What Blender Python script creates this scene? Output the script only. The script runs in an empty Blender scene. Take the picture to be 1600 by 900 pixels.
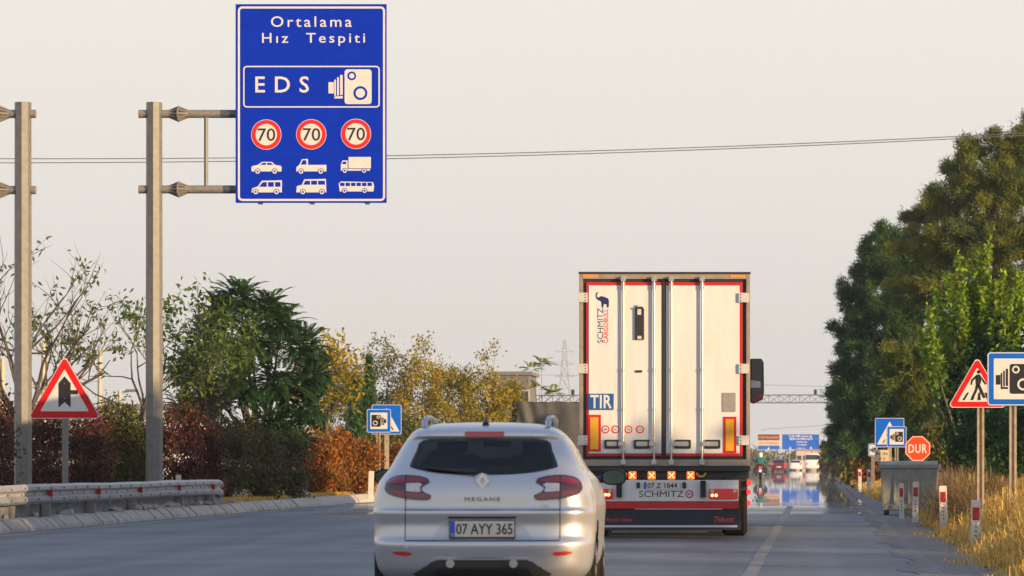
import bpy, bmesh, math, random
import numpy as np
from mathutils import Vector, Matrix

# ------------------------------------------------------------------ camera, sky, sun, exposure
sc = bpy.context.scene
COL = sc.collection
R = math.radians
F = 6000.0            # focal length in photograph pixels (135 mm on a 36 mm sensor)
CAMH = 1.13
cam_d = bpy.data.cameras.new('camera')
cam = bpy.data.objects.new('camera', cam_d)
COL.objects.link(cam)
cam.location = (0, 0, CAMH)
cam.rotation_euler = (R(90), 0, 0)
cam_d.sensor_width = 36
cam_d.lens = 135
cam_d.shift_x = -475 / 1600
cam_d.shift_y = 272 / 1600
cam_d.clip_start = 0.5
cam_d.clip_end = 9000
cam_d.dof.use_dof = True
cam_d.dof.focus_distance = 68
cam_d.dof.aperture_fstop = 6.3
sc.camera = cam

SUN_ELEV, SUN_AZ = 8.0, 57.0      # azimuth measured from straight behind the camera towards the right
sd = Vector((math.sin(R(SUN_AZ)) * math.cos(R(SUN_ELEV)), -math.cos(R(SUN_AZ)) * math.cos(R(SUN_ELEV)), math.sin(R(SUN_ELEV))))
world = bpy.data.worlds.new('World')
sc.world = world
world.use_nodes = True
nt = world.node_tree
bg = nt.nodes['Background']
sky = nt.nodes.new('ShaderNodeTexSky')
sky.sky_type = 'NISHITA'
sky.sun_disc = False
sky.sun_elevation = R(SUN_ELEV)
sky.sun_rotation = math.atan2(sd.x, sd.y)
sky.air_density = 1.0
sky.dust_density = 4.0
sky.ozone_density = 1.0
# thick summer haze: the sky is whitened evenly all round, most of it low down
tc = nt.nodes.new('ShaderNodeTexCoord')
sx = nt.nodes.new('ShaderNodeSeparateXYZ')
nt.links.new(tc.outputs['Generated'], sx.inputs[0])
hz_ = nt.nodes.new('ShaderNodeValToRGB')            # colour of the hazy air: grey at the horizon, cream above it, thinner overhead
el_ = hz_.color_ramp.elements
el_[0].position = 0.0; el_[0].color = (0.58, 0.58, 0.575, 1)
el_[1].position = 0.13; el_[1].color = (0.735, 0.70, 0.635, 1)
e3 = el_.new(0.6); e3.color = (0.42, 0.57, 0.88, 1)
nt.links.new(sx.outputs['Z'], hz_.inputs[0])
sc10 = nt.nodes.new('ShaderNodeVectorMath'); sc10.operation = 'SCALE'; sc10.inputs['Scale'].default_value = 10.0
nt.links.new(hz_.outputs[0], sc10.inputs[0])
mr = nt.nodes.new('ShaderNodeMapRange')
mr.inputs['From Min'].default_value = 0.1
mr.inputs['From Max'].default_value = 0.7
mr.inputs['To Min'].default_value = 0.96
mr.inputs['To Max'].default_value = 0.5
nt.links.new(sx.outputs['Z'], mr.inputs['Value'])
mx = nt.nodes.new('ShaderNodeMixRGB')
nt.links.new(mr.outputs[0], mx.inputs['Fac'])
nt.links.new(sky.outputs[0], mx.inputs['Color1'])
nt.links.new(sc10.outputs[0], mx.inputs['Color2'])
nt.links.new(mx.outputs[0], bg.inputs['Color'])
bg.inputs['Strength'].default_value = 0.084

sun_d = bpy.data.lights.new('sun', 'SUN')
sun_d.energy = 5.0
sun_d.angle = R(0.6)
sun_d.color = (1.0, 0.68, 0.35)
sun = bpy.data.objects.new('sun', sun_d)
COL.objects.link(sun)
sun.rotation_euler = (-sd).to_track_quat('-Z', 'Y').to_euler()
sun.location = (30, -30, 20)
vs = sc.view_settings
vs.view_transform = 'Standard'
vs.look = 'None'
vs.exposure = 0.62
vs.gamma = 1.0
vs.use_curve_mapping = False
sc.cycles.max_bounces = 8
sc.cycles.transparent_max_bounces = 12
sc.cycles.volume_bounces = 0

# ------------------------------------------------------------------ materials
MATS = {}
def mat(name, col, rough=0.6, metal=0.0, var=0.0, vscale=8.0, bump=0.0, bscale=60.0, spec=0.5, emit=None, estr=1.0, coat=0.0, col2=None, stretch=None):
    if name in MATS:
        return MATS[name]
    m = bpy.data.materials.new(name)
    m.use_nodes = True
    n = m.node_tree.nodes
    l = m.node_tree.links
    b = n['Principled BSDF']
    b.inputs['Base Color'].default_value = (*col, 1)
    b.inputs['Roughness'].default_value = rough
    b.inputs['Metallic'].default_value = metal
    b.inputs['Specular IOR Level'].default_value = spec
    b.inputs['Coat Weight'].default_value = coat
    b.inputs['Coat Roughness'].default_value = 0.05
    if emit:
        b.inputs['Emission Color'].default_value = (*emit, 1)
        b.inputs['Emission Strength'].default_value = estr
    t = n.new('ShaderNodeTexCoord')
    src = t.outputs['Object']
    if stretch:
        mp = n.new('ShaderNodeMapping')
        mp.inputs['Scale'].default_value = stretch
        l.new(src, mp.inputs[0])
        src = mp.outputs[0]
    if var > 0 or col2:
        ns = n.new('ShaderNodeTexNoise')
        ns.inputs['Scale'].default_value = vscale
        ns.inputs['Detail'].default_value = 6
        ns.inputs['Roughness'].default_value = 0.65
        l.new(src, ns.inputs[0])
        rp = n.new('ShaderNodeValToRGB')
        rp.color_ramp.elements[0].position = 0.32
        rp.color_ramp.elements[1].position = 0.68
        c2 = col2 or tuple(c * (1 + var) for c in col)
        c1 = col if col2 else tuple(c * (1 - var) for c in col)
        rp.color_ramp.elements[0].color = (*c1, 1)
        rp.color_ramp.elements[1].color = (*c2, 1)
        l.new(ns.outputs[0], rp.inputs[0])
        l.new(rp.outputs[0], b.inputs['Base Color'])
        mr_ = n.new('ShaderNodeMapRange')
        mr_.inputs['To Min'].default_value = max(0, rough - 0.1)
        mr_.inputs['To Max'].default_value = min(1, rough + 0.1)
        l.new(ns.outputs[0], mr_.inputs[0])
        l.new(mr_.outputs[0], b.inputs['Roughness'])
    if bump > 0:
        nb = n.new('ShaderNodeTexNoise')
        nb.inputs['Scale'].default_value = bscale
        nb.inputs['Detail'].default_value = 4
        l.new(src, nb.inputs[0])
        bp = n.new('ShaderNodeBump')
        bp.inputs['Strength'].default_value = bump
        bp.inputs['Distance'].default_value = 0.02
        l.new(nb.outputs[0], bp.inputs['Height'])
        l.new(bp.outputs[0], b.inputs['Normal'])
    MATS[name] = m
    return m

def leafmat(name, c1, c2, trans=0.35, rough=0.55):
    m = bpy.data.materials.new(name)
    m.use_nodes = True
    n = m.node_tree.nodes
    l = m.node_tree.links
    b = n['Principled BSDF']
    b.inputs['Roughness'].default_value = rough
    b.inputs['Specular IOR Level'].default_value = 0.3
    a = n.new('ShaderNodeAttribute')
    a.attribute_name = 'tint'
    rp = n.new('ShaderNodeValToRGB')
    rp.color_ramp.elements[0].color = (*c1, 1)
    rp.color_ramp.elements[1].color = (*c2, 1)
    l.new(a.outputs['Fac'], rp.inputs[0])
    l.new(rp.outputs[0], b.inputs['Base Color'])
    tr = n.new('ShaderNodeBsdfTranslucent')
    l.new(rp.outputs[0], tr.inputs['Color'])
    mxs = n.new('ShaderNodeMixShader')
    mxs.inputs[0].default_value = trans
    l.new(b.outputs[0], mxs.inputs[1])
    l.new(tr.outputs[0], mxs.inputs[2])
    l.new(mxs.outputs[0], n['Material Output'].inputs[0])
    return m

def glassmat(name, tint, ior=1.5, rough=0.02):
    m = bpy.data.materials.new(name)
    m.use_nodes = True
    n = m.node_tree.nodes
    l = m.node_tree.links
    n.remove(n['Principled BSDF'])
    tr = n.new('ShaderNodeBsdfTransparent')
    tr.inputs[0].default_value = (*tint, 1)
    gl = n.new('ShaderNodeBsdfGlossy')
    gl.inputs['Roughness'].default_value = rough
    fr = n.new('ShaderNodeFresnel')
    fr.inputs[0].default_value = ior
    mxs = n.new('ShaderNodeMixShader')
    l.new(fr.outputs[0], mxs.inputs[0])
    l.new(tr.outputs[0], mxs.inputs[1])
    l.new(gl.outputs[0], mxs.inputs[2])
    l.new(mxs.outputs[0], n['Material Output'].inputs[0])
    return m

# ------------------------------------------------------------------ helpers
def link(o, parent=None):
    COL.objects.link(o)
    if parent is not None:
        o.parent = parent
    return o
def tag(o, label=None, cat=None, group=None, kind=None):
    if label: o['label'] = label
    if cat: o['category'] = cat
    if group: o['group'] = group
    if kind: o['kind'] = kind
    return o
def thing(name, label, cat, loc=(0, 0, 0), rz=0.0, group=None):
    o = bpy.data.objects.new(name, None)
    COL.objects.link(o)
    o.location = loc
    o.rotation_euler = (0, 0, rz)
    o.empty_display_size = 0.1
    return tag(o, label, cat, group)
def copy_tree(o, parent=None):
    c = o.copy()
    COL.objects.link(c)
    if parent is not None:
        c.parent = parent
    for ch in o.children:
        copy_tree(ch, c)
    return c

class MB:
    """collects shapes, build() links them as one mesh object"""
    def __init__(s):
        s.v = []; s.f = []
    def add(s, vs, fs):
        o = len(s.v)
        s.v += [tuple(v) for v in vs]
        s.f += [tuple(i + o for i in f) for f in fs]
        return s
    def box(s, x0, x1, y0, y1, z0, z1):
        return s.add([(x0, y0, z0), (x1, y0, z0), (x1, y1, z0), (x0, y1, z0), (x0, y0, z1), (x1, y0, z1), (x1, y1, z1), (x0, y1, z1)],
                     [(3, 2, 1, 0), (4, 5, 6, 7), (0, 1, 5, 4), (1, 2, 6, 5), (2, 3, 7, 6), (3, 0, 4, 7)])
    def tube(s, a, b, r0, r1=None, n=10, ph=0.0, caps=True):
        a = Vector(a); b = Vector(b)
        r1 = r0 if r1 is None else r1
        d = (b - a).normalized()
        u = d.orthogonal().normalized() if abs(d.z) < 0.999 else Vector((1, 0, 0))
        w = d.cross(u)
        vs = []
        for (p, r) in ((a, r0), (b, r1)):
            for i in range(n):
                t = ph + 2 * math.pi * i / n
                vs.append(p + u * (r * math.cos(t)) + w * (r * math.sin(t)))
        fs = [(i, (i + 1) % n, n + (i + 1) % n, n + i) for i in range(n)]
        if caps:
            fs += [tuple(range(n - 1, -1, -1)), tuple(range(n, 2 * n))]
        return s.add(vs, fs)
    def path(s, pts, rs, n=6):
        pts = [Vector(p) for p in pts]
        if not hasattr(rs, '__len__'): rs = [rs] * len(pts)
        vs = []
        for k, p in enumerate(pts):
            d = (pts[min(k + 1, len(pts) - 1)] - pts[max(k - 1, 0)]).normalized()
            u = d.cross(Vector((0.13, 0.97, 0.2))).normalized()
            w = d.cross(u)
            for i in range(n):
                t = 2 * math.pi * i / n
                vs.append(p + u * (rs[k] * math.cos(t)) + w * (rs[k] * math.sin(t)))
        fs = []
        for k in range(len(pts) - 1):
            for i in range(n):
                fs.append((k * n + i, k * n + (i + 1) % n, (k + 1) * n + (i + 1) % n, (k + 1) * n + i))
        fs += [tuple(range(n - 1, -1, -1)), tuple((len(pts) - 1) * n + i for i in range(n))]
        return s.add(vs, fs)
    def lathe(s, prof, axis='Z', c=(0, 0, 0), n=24):
        vs = []
        for (r, h) in prof:
            for i in range(n):
                t = 2 * math.pi * i / n
                a, b = r * math.cos(t), r * math.sin(t)
                p = {'Z': (a, b, h), 'X': (h, a, b), 'Y': (a, h, b)}[axis]
                vs.append((p[0] + c[0], p[1] + c[1], p[2] + c[2]))
        fs = []
        for k in range(len(prof) - 1):
            for i in range(n):
                fs.append((k * n + i, k * n + (i + 1) % n, (k + 1) * n + (i + 1) % n, (k + 1) * n + i))
        fs += [tuple(range(n - 1, -1, -1)), tuple((len(prof) - 1) * n + i for i in range(n))]
        return s.add(vs, fs)
    def prism(s, poly, y0, y1):
        """polygon in (x, z), from y0 (front) to y1"""
        n = len(poly)
        vs = [(x, y0, z) for x, z in poly] + [(x, y1, z) for x, z in poly]
        fs = [tuple(range(n)), tuple(range(2 * n - 1, n - 1, -1))]
        fs += [(i, n + i, n + (i + 1) % n, (i + 1) % n) for i in range(n)]
        return s.add(vs, fs)
    def build(s, name, m, parent=None, loc=None, smooth=None, bevel=0.0, kind=None, fixn=True):
        me = bpy.data.meshes.new(name)
        me.from_pydata(s.v, [], s.f)
        bm = bmesh.new()
        bm.from_mesh(me)
        if fixn:
            bmesh.ops.recalc_face_normals(bm, faces=bm.faces)
        if bevel > 0:
            es = [e for e in bm.edges if len(e.link_faces) == 2 and e.calc_face_angle(0) > 0.6]
            bmesh.ops.bevel(bm, geom=es, offset=bevel, segments=2, affect='EDGES', profile=0.7, clamp_overlap=True)
        bm.to_mesh(me)
        bm.free()
        if smooth is not None:
            me.shade_smooth()
            me.set_sharp_from_angle(angle=R(smooth))
        me.materials.append(m)
        o = bpy.data.objects.new(name, me)
        link(o, parent)
        if loc is not None: o.location = loc
        if kind: o['kind'] = kind
        return o

def rrect(x0, z0, x1, z1, r, n=5):
    out = []
    for cx, cz, a0 in ((x1 - r, z0 + r, -90), (x1 - r, z1 - r, 0), (x0 + r, z1 - r, 90), (x0 + r, z0 + r, 180)):
        for i in range(n + 1):
            a = R(a0 + 90 * i / n)
            out.append((cx + r * math.cos(a), cz + r * math.sin(a)))
    return out
def disc(cx, cz, r, n=28):
    return [(cx + r * math.cos(2 * math.pi * i / n), cz + r * math.sin(2 * math.pi * i / n)) for i in range(n)]
def rect(x0, z0, x1, z1):
    return [(x0, z0), (x1, z0), (x1, z1), (x0, z1)]
class Joined(list):
    joined = True
def stroke(poly, w):
    """closed outline of a convex polygon as quads of width w inside the polygon"""
    n = len(poly)
    cx = sum(p[0] for p in poly) / n; cz = sum(p[1] for p in poly) / n
    ins = []
    for i in range(n):
        p0 = Vector(poly[i - 1]); p1 = Vector(poly[i]); p2 = Vector(poly[(i + 1) % n])
        d1 = (p1 - p0).normalized(); d2 = (p2 - p1).normalized()
        n1 = Vector((-d1.y, d1.x)); n2 = Vector((-d2.y, d2.x))
        if n1.dot(Vector((cx, cz)) - p1) < 0: n1 = -n1
        if n2.dot(Vector((cx, cz)) - p1) < 0: n2 = -n2
        b = (n1 + n2)
        b = b / max(0.3, (b.length_squared / 2)) 
        ins.append((p1.x + b.x * w, p1.y + b.y * w))
    return Joined([[poly[i], poly[(i + 1) % n], ins[(i + 1) % n], ins[i]] for i in range(n)])
def flat(name, polys, m, parent, y, t=0.003):
    """thin print or applique on a panel that faces -Y; y is the panel's face; separate shapes become separate parts"""
    if len(polys) > 1 and not getattr(polys, 'joined', False):
        return [flat(name, [p], m, parent, y, t) for p in polys][0]
    mb = MB()
    for p in polys:
        mb.prism(p, y - t, y)
    return mb.build(name, m, parent)
_txt = {}
def text(name, s, m, parent, box, y, t=0.003, bold=0.0, space=1.0, rot=False, shear=0.0):
    """lettering fitted into box (x0, z0, x1, z1) on a face at y that looks to -Y; rot: reads upwards"""
    cu = bpy.data.curves.new('lettering', 'FONT')
    cu.body = s
    cu.offset = bold
    cu.space_character = space
    cu.shear = shear
    cu.resolution_u = 3
    tmp = bpy.data.objects.new('lettering', cu)
    COL.objects.link(tmp)
    dg = bpy.context.evaluated_depsgraph_get()
    me = bpy.data.meshes.new_from_object(tmp.evaluated_get(dg))
    bpy.data.objects.remove(tmp)
    co = np.array([v.co[:] for v in me.vertices])
    if rot:
        co = np.stack([-co[:, 1], co[:, 0], co[:, 2]], 1)
    mn, mxx = co.min(0), co.max(0)
    x0, z0, x1, z1 = box
    vs = [(x0 + (c[0] - mn[0]) / (mxx[0] - mn[0]) * (x1 - x0), y - t, z0 + (c[1] - mn[1]) / (mxx[1] - mn[1]) * (z1 - z0)) for c in co]
    fs = [tuple(p.vertices) for p in me.polygons]
    bpy.data.meshes.remove(me)
    # one part for each letter: group the loose pieces that overlap along the reading direction
    par = list(range(len(vs)))
    def find(i):
        while par[i] != i:
            par[i] = par[par[i]]; i = par[i]
        return i
    for f in fs:
        for i in f[1:]:
            par[find(i)] = find(f[0])
    key = {}
    for i, v in enumerate(vs):                      # text meshes repeat vertices: join equal positions
        q = (round(v[0], 5), round(v[2], 5))
        if q in key: par[find(i)] = find(key[q])
        else: key[q] = i
    ax = 2 if rot else 0
    isl = {}
    for f in fs: isl.setdefault(find(f[0]), []).append(f)
    spans = sorted([[min(vs[i][ax] for f in fl for i in f), max(vs[i][ax] for f in fl for i in f), list(fl)] for fl in isl.values()], key=lambda q: q[0])
    letters = []
    for lo, hi, fl in spans:
        if letters and min(hi, letters[-1][1]) - lo > .5 * min(hi - lo, letters[-1][1] - letters[-1][0]):
            letters[-1][1] = max(hi, letters[-1][1]); letters[-1][2] += fl
        else: letters.append([lo, hi, fl])
    for lo, hi, fl in letters:
        me = bpy.data.meshes.new('letter' if name == 'lettering' else 'numeral')
        us = sorted({i for f in fl for i in f}); ix = {v: i for i, v in enumerate(us)}
        me.from_pydata([vs[i] for i in us], [], [tuple(ix[i] for i in f) for f in fl])
        bm = bmesh.new(); bm.from_mesh(me)
        bmesh.ops.remove_doubles(bm, verts=bm.verts, dist=1e-6)
        ex = bmesh.ops.extrude_face_region(bm, geom=list(bm.faces))
        bmesh.ops.translate(bm, verts=[g for g in ex['geom'] if isinstance(g, bmesh.types.BMVert)], vec=(0, t, 0))
        bmesh.ops.recalc_face_normals(bm, faces=bm.faces)
        bm.to_mesh(me); bm.free()
        me.materials.append(m)
        o = link(bpy.data.objects.new(me.name, me), parent)
    return o
def S(Y): return F / Y
def WX(px, Y): return (px - 1275) / S(Y)       # measured column of the photograph -> metres right of the camera, at distance Y
def WZ(py, Y): return CAMH - (py - 722) / S(Y) # measured row -> height above the road, at distance Y

# common materials
galv = mat('galvanised_steel', (0.16, 0.158, 0.148), 0.42, 0.1, 0.2, 9, 0.05, 120, spec=0.6)
galv_dull = mat('weathered_steel', (0.24, 0.22, 0.2), 0.6, 0.2, 0.25, 14, 0.06, 90)
sign_blue = mat('sign_blue', (0.0, 0.028, 0.46), 0.55, 0, 0.08, 2.5, spec=0.08)
sign_blue2 = mat('sign_sky_blue', (0.004, 0.12, 0.6), 0.5, 0, 0.08, 3, spec=0.2)
sign_cream = mat('sign_reflective_white', (0.66, 0.645, 0.62), 0.45, 0, 0.05, 5)
sign_red = mat('sign_red', (0.62, 0.01, 0.012), 0.5, 0, 0.08, 5, spec=0.2)
sign_orange = mat('sign_faded_red', (0.78, 0.07, 0.012), 0.5, 0, 0.1, 5, spec=0.2)
blk = mat('sign_black', (0.012, 0.012, 0.013), 0.5)
rubber = mat('black_rubber', (0.018, 0.018, 0.019), 0.75, 0, 0.3, 12, 0.1, 60)
plastic = mat('black_plastic', (0.02, 0.021, 0.024), 0.45, 0, 0.15, 10)
# ------------------------------------------------------------------ ground, road, kerb
def sheet(name, x0, x1, y0, y1, z, m, nx=1, ny=1):
    mb = MB()
    vs = [(x0 + (x1 - x0) * i / nx, y0 + (y1 - y0) * j / ny, z) for j in range(ny + 1) for i in range(nx + 1)]
    fs = [(j * (nx + 1) + i, j * (nx + 1) + i + 1, (j + 1) * (nx + 1) + i + 1, (j + 1) * (nx + 1) + i) for j in range(ny) for i in range(nx)]
    mb.add(vs, fs)
    return tag(mb.build(name, m, fixn=False), kind='structure')

soil = mat('dry_soil', (0.16, 0.115, 0.065), 0.95, 0, 0, 1.2, 0.5, 12, col2=(0.3, 0.21, 0.1))
sheet('ground', -1500, 1500, -60, 2400, -0.03, soil)

def road_material():
    m = bpy.data.materials.new('asphalt')
    m.use_nodes = True
    n = m.node_tree.nodes; l = m.node_tree.links
    b = n['Principled BSDF']
    t = n.new('ShaderNodeTexCoord')
    # worn wheel tracks: long streaks along the road
    mp = n.new('ShaderNodeMapping'); mp.inputs['Scale'].default_value = (1.1, 0.035, 1)
    l.new(t.outputs['Object'], mp.inputs[0])
    n1 = n.new('ShaderNodeTexNoise'); n1.inputs['Scale'].default_value = 1.0; n1.inputs['Detail'].default_value = 5
    l.new(mp.outputs[0], n1.inputs[0])
    n2 = n.new('ShaderNodeTexNoise'); n2.inputs['Scale'].default_value = 45; n2.inputs['Detail'].default_value = 3
    l.new(t.outputs['Object'], n2.inputs[0])
    n3 = n.new('ShaderNodeTexNoise'); n3.inputs['Scale'].default_value = 0.35; n3.inputs['Detail'].default_value = 6
    l.new(t.outputs['Object'], n3.inputs[0])
    a1 = n.new('ShaderNodeMath'); a1.operation = 'ADD'; l.new(n1.outputs[0], a1.inputs[0]); l.new(n3.outputs[0], a1.inputs[1])
    a2 = n.new('ShaderNodeMath'); a2.operation = 'MULTIPLY_ADD'; a2.inputs[1].default_value = 0.5; a2.inputs[2].default_value = -0.13
    l.new(a1.outputs[0], a2.inputs[0])
    a3 = n.new('ShaderNodeMath'); a3.operation = 'MULTIPLY_ADD'; a3.inputs[1].default_value = 0.26
    l.new(n2.outputs[0], a3.inputs[0]); l.new(a2.outputs[0], a3.inputs[2])
    rp = n.new('ShaderNodeValToRGB')
    rp.color_ramp.elements[0].position = 0.38; rp.color_ramp.elements[0].color = (0.058, 0.068, 0.085, 1)
    rp.color_ramp.elements[1].position = 0.62; rp.color_ramp.elements[1].color = (0.15, 0.158, 0.175, 1)
    l.new(a3.outputs[0], rp.inputs[0]); l.new(rp.outputs[0], b.inputs['Base Color'])
    b.inputs['Roughness'].default_value = 0.62
    b.inputs['Specular IOR Level'].default_value = 0.5
    bp = n.new('ShaderNodeBump'); bp.inputs['Strength'].default_value = 0.25; bp.inputs['Distance'].default_value = 0.01
    l.new(n2.outputs[0], bp.inputs['Height']); l.new(bp.outputs[0], b.inputs['Normal'])
    # the far road lies under a layer of hot air that mirrors like water
    sp = n.new('ShaderNodeSeparateXYZ'); l.new(t.outputs['Object'], sp.inputs[0])
    mp2 = n.new('ShaderNodeMapping'); mp2.inputs['Scale'].default_value = (0.05, 0.11, 1)
    l.new(t.outputs['Object'], mp2.inputs[0])
    n4 = n.new('ShaderNodeTexNoise'); n4.inputs['Scale'].default_value = 1.0; n4.inputs['Detail'].default_value = 3
    l.new(mp2.outputs[0], n4.inputs[0])
    wob = n.new('ShaderNodeMath'); wob.operation = 'MULTIPLY_ADD'; wob.inputs[1].default_value = 62.0
    l.new(n4.outputs[0], wob.inputs[0]); l.new(sp.outputs['Y'], wob.inputs[2])
    rg = n.new('ShaderNodeMapRange'); rg.interpolation_type = 'SMOOTHSTEP'
    rg.inputs['From Min'].default_value = 112; rg.inputs['From Max'].default_value = 142
    rg.inputs['To Min'].default_value = 0.0; rg.inputs['To Max'].default_value = 0.8
    l.new(wob.outputs[0], rg.inputs['Value'])
    gl = n.new('ShaderNodeBsdfGlossy'); gl.inputs['Roughness'].default_value = 0.014
    mp5 = n.new('ShaderNodeMapping'); mp5.inputs['Scale'].default_value = (0.25, 0.16, 1); l.new(t.outputs['Object'], mp5.inputs[0])
    n5 = n.new('ShaderNodeTexNoise'); n5.inputs['Scale'].default_value = 1.0; n5.inputs['Detail'].default_value = 4; l.new(mp5.outputs[0], n5.inputs[0])
    b5 = n.new('ShaderNodeBump'); b5.inputs['Strength'].default_value = 1.0; b5.inputs['Distance'].default_value = 0.0035
    l.new(n5.outputs[0], b5.inputs['Height']); l.new(b5.outputs[0], gl.inputs['Normal'])
    gl.inputs['Color'].default_value = (0.93, 0.94, 0.97, 1)
    ms = n.new('ShaderNodeMixShader')
    l.new(rg.outputs[0], ms.inputs[0]); l.new(b.outputs[0], ms.inputs[1]); l.new(gl.outputs[0], ms.inputs[2])
    l.new(ms.outputs[0], n['Material Output'].inputs[0])
    return m
road_m = road_material()
sheet('road', -12.9, 1.3, -60, 2300, 0.0, road_m, 1, 1)
gravel_m = mat('gravel', (0.1, 0.098, 0.095), 0.95, 0, 0, 22, 0.6, 55, col2=(0.25, 0.235, 0.21))
# ragged gravel edge of the road
mb = MB()
rng = random.Random(4)
ys = [30 + i * 0.22 for i in range(870)]
vs = []
for y in ys:
    vs += [(1.0 + 0.09 * math.sin(y * .9) + 0.06 * math.sin(y * 2.3) + rng.uniform(-0.035, 0.035), y, 0.004), (1.95 + rng.uniform(-0.2, 0.2), y, -0.012)]
mb.add(vs, [(2 * i, 2 * i + 1, 2 * i + 3, 2 * i + 2) for i in range(len(ys) - 1)])
tag(mb.build('gravel_shoulder', gravel_m, fixn=False), kind='structure')
paint_m = mat('worn_road_paint', (0.2, 0.19, 0.18), 0.7, 0, 0, 3.0, col2=(0.4, 0.37, 0.33))
faint_m = mat('faded_road_paint', (0.105, 0.108, 0.112), 0.7, 0, 0, 2.0, col2=(0.27, 0.25, 0.22))
def line_strip(name, x, w, y0, y1, worn):
    mb = MB(); r = random.Random(int(x * 10)); y = y0
    while y < y1:
        L = r.uniform(1.0, 4.0)
        e0, e1 = r.uniform(-worn, worn) * .4, r.uniform(-worn, worn) * .4
        mb.add([(x - w / 2 + e0, y, 0.004), (x + w / 2 + e1, y, 0.004), (x + w / 2 + e0, y + L, 0.004), (x - w / 2 + e1, y + L, 0.004)], [(0, 1, 2, 3)])
        y += L
    return tag(mb.build(name, faint_m if worn > .02 else paint_m, fixn=False), kind='structure')
line_strip('edge_line', -0.66, 0.15, 20, 96, 0.03)
line_strip('edge_line', -12.45, 0.16, 20, 130, 0.012)

kerb_m = mat('kerb_concrete', (0.33, 0.3, 0.27), 0.9, 0, 0, 5, 0.3, 40, col2=(0.5, 0.46, 0.4))
kerb_m2 = mat('kerb_concrete_stained', (0.27, 0.245, 0.21), 0.9, 0, 0, 4, 0.3, 40, col2=(0.43, 0.39, 0.34))
kroot = tag(bpy.data.objects.new('kerb', None), kind='structure'); COL.objects.link(kroot)
rng = random.Random(11)
def kerb_mesh(L, m):
    mb = MB()
    pr = [(-12.88, -0.02), (-12.9, 0.06), (-13.05, 0.2), (-13.16, 0.215), (-13.22, 0.2), (-13.22, -0.02)]
    vs = [(x + 13.05, 0, z) for x, z in pr] + [(x + 13.05, L, z) for x, z in pr]
    n = len(pr)
    mb.add(vs, [tuple(range(n)), tuple(range(2 * n - 1, n - 1, -1))] + [(i, n + i, n + (i + 1) % n, (i + 1) % n) for i in range(n)])
    return mb
stone0 = kerb_mesh(0.48, kerb_m).build('kerb_stone', kerb_m, kroot, bevel=0.008)
stone1 = kerb_mesh(0.48, kerb_m).build('kerb_stone', kerb_m2, kroot, bevel=0.012)
k = 0; y = 52.0
while y < 96:
    src = (stone0, stone1)[rng.random() < 0.4]
    o = src if k < 2 and src.get('u') is None else src.copy()
    if o is not src: COL.objects.link(o)
    src['u'] = 1
    o.parent = kroot
    o.location = (-13.05 + rng.uniform(-0.018, 0.018), y, rng.uniform(-0.018, 0.008))
    o.rotation_euler = (rng.uniform(-0.012, 0.012), rng.uniform(-0.02, 0.02), rng.uniform(-0.01, 0.01))
    y += 0.5; k += 1
for o in (stone0, stone1): del o['u']
far = kerb_mesh(90, kerb_m).build('kerb_run', kerb_m, kroot); far.location = (-13.05, y, 0)

# raised bed behind the kerb
bed_m = mat('median_soil', (0.12, 0.09, 0.055), 0.95, 0, 0, 2.5, 0.6, 14, col2=(0.27, 0.2, 0.11))
mb = MB(); rng = random.Random(7)
nx, ny = 12, 60
vs = []
for j in range(ny + 1):
    for i in range(nx + 1):
        x = -13.2 - 11.5 * i / nx; yy = 45 + 140 * j / ny
        vs.append((x, yy, 0.17 + (rng.uniform(-0.05, 0.07) if i > 0 else 0)))
mb.add(vs, [(j * (nx + 1) + i, (j + 1) * (nx + 1) + i, (j + 1) * (nx + 1) + i + 1, j * (nx + 1) + i + 1) for j in range(ny) for i in range(nx)])
tag(mb.build('planting_bed', bed_m, smooth=60, fixn=False), kind='structure')

# ------------------------------------------------------------------ crash barrier on the left
RX = -13.06
g = thing('crash_barrier', 'weathered galvanised crash barrier with red reflectors along the left kerb', 'guardrail', (RX, 60, 0))
def rail_x(Y):   # the end is bent away from the road
    return 0.0 if Y < 83.5 else -0.11 * (Y - 83.5) ** 1.6 * 0.6
def rail_dz(Y):
    return 0.006 * math.sin(Y * 0.5) + 0.003 * math.sin(Y * 1.4) - (0.0 if Y < 84 else 0.035 * (Y - 84) ** 1.3)
prof = [(-0.02, 0.43), (0.03, 0.435), (0.075, 0.475), (0.078, 0.53), (0.012, 0.575), (0.01, 0.615), (0.078, 0.66), (0.075, 0.715), (0.03, 0.752), (-0.02, 0.757)]
rail_m = mat('barrier_zinc', (0.27, 0.275, 0.28), 0.45, 0.35, 0, 3.0, 0.04, 60, col2=(0.45, 0.45, 0.445), stretch=(1, 0.35, 3))
mb = MB(); Y = 48.0; rows = []
while Y <= 87.3:
    rows.append(Y); Y += 0.35
n = len(prof)
for th in (0.0, -0.006):
    vs = []
    for Y in rows:
        for (x, z) in prof:
            vs.append((rail_x(Y) + x + th, Y - 60, z + rail_dz(Y)))
    mb.add(vs, [(j * n + i, j * n + i + 1, (j + 1) * n + i + 1, (j + 1) * n + i) for j in range(len(rows) - 1) for i in range(n - 1)])
mb.build('rail', rail_m, g, smooth=30)
mb = MB()
for Y in np.arange(49, 87, 1.08):
    for z in (0.503, 0.688):
        p = (rail_x(Y) + 0.076, Y - 60, z + rail_dz(Y))
        mb.tube(p, (p[0] + 0.016, p[1], p[2]), 0.02, 0.016, 8)
    p = (rail_x(Y) + 0.012, Y - 60, 0.595 + rail_dz(Y))
    mb.tube(p, (p[0] + 0.014, p[1], p[2]), 0.016, 0.013, 8)
mb.build('bolt', mat('rusty_bolt', (0.12, 0.09, 0.07), 0.7, 0.4), g, kind='stuff')
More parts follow.
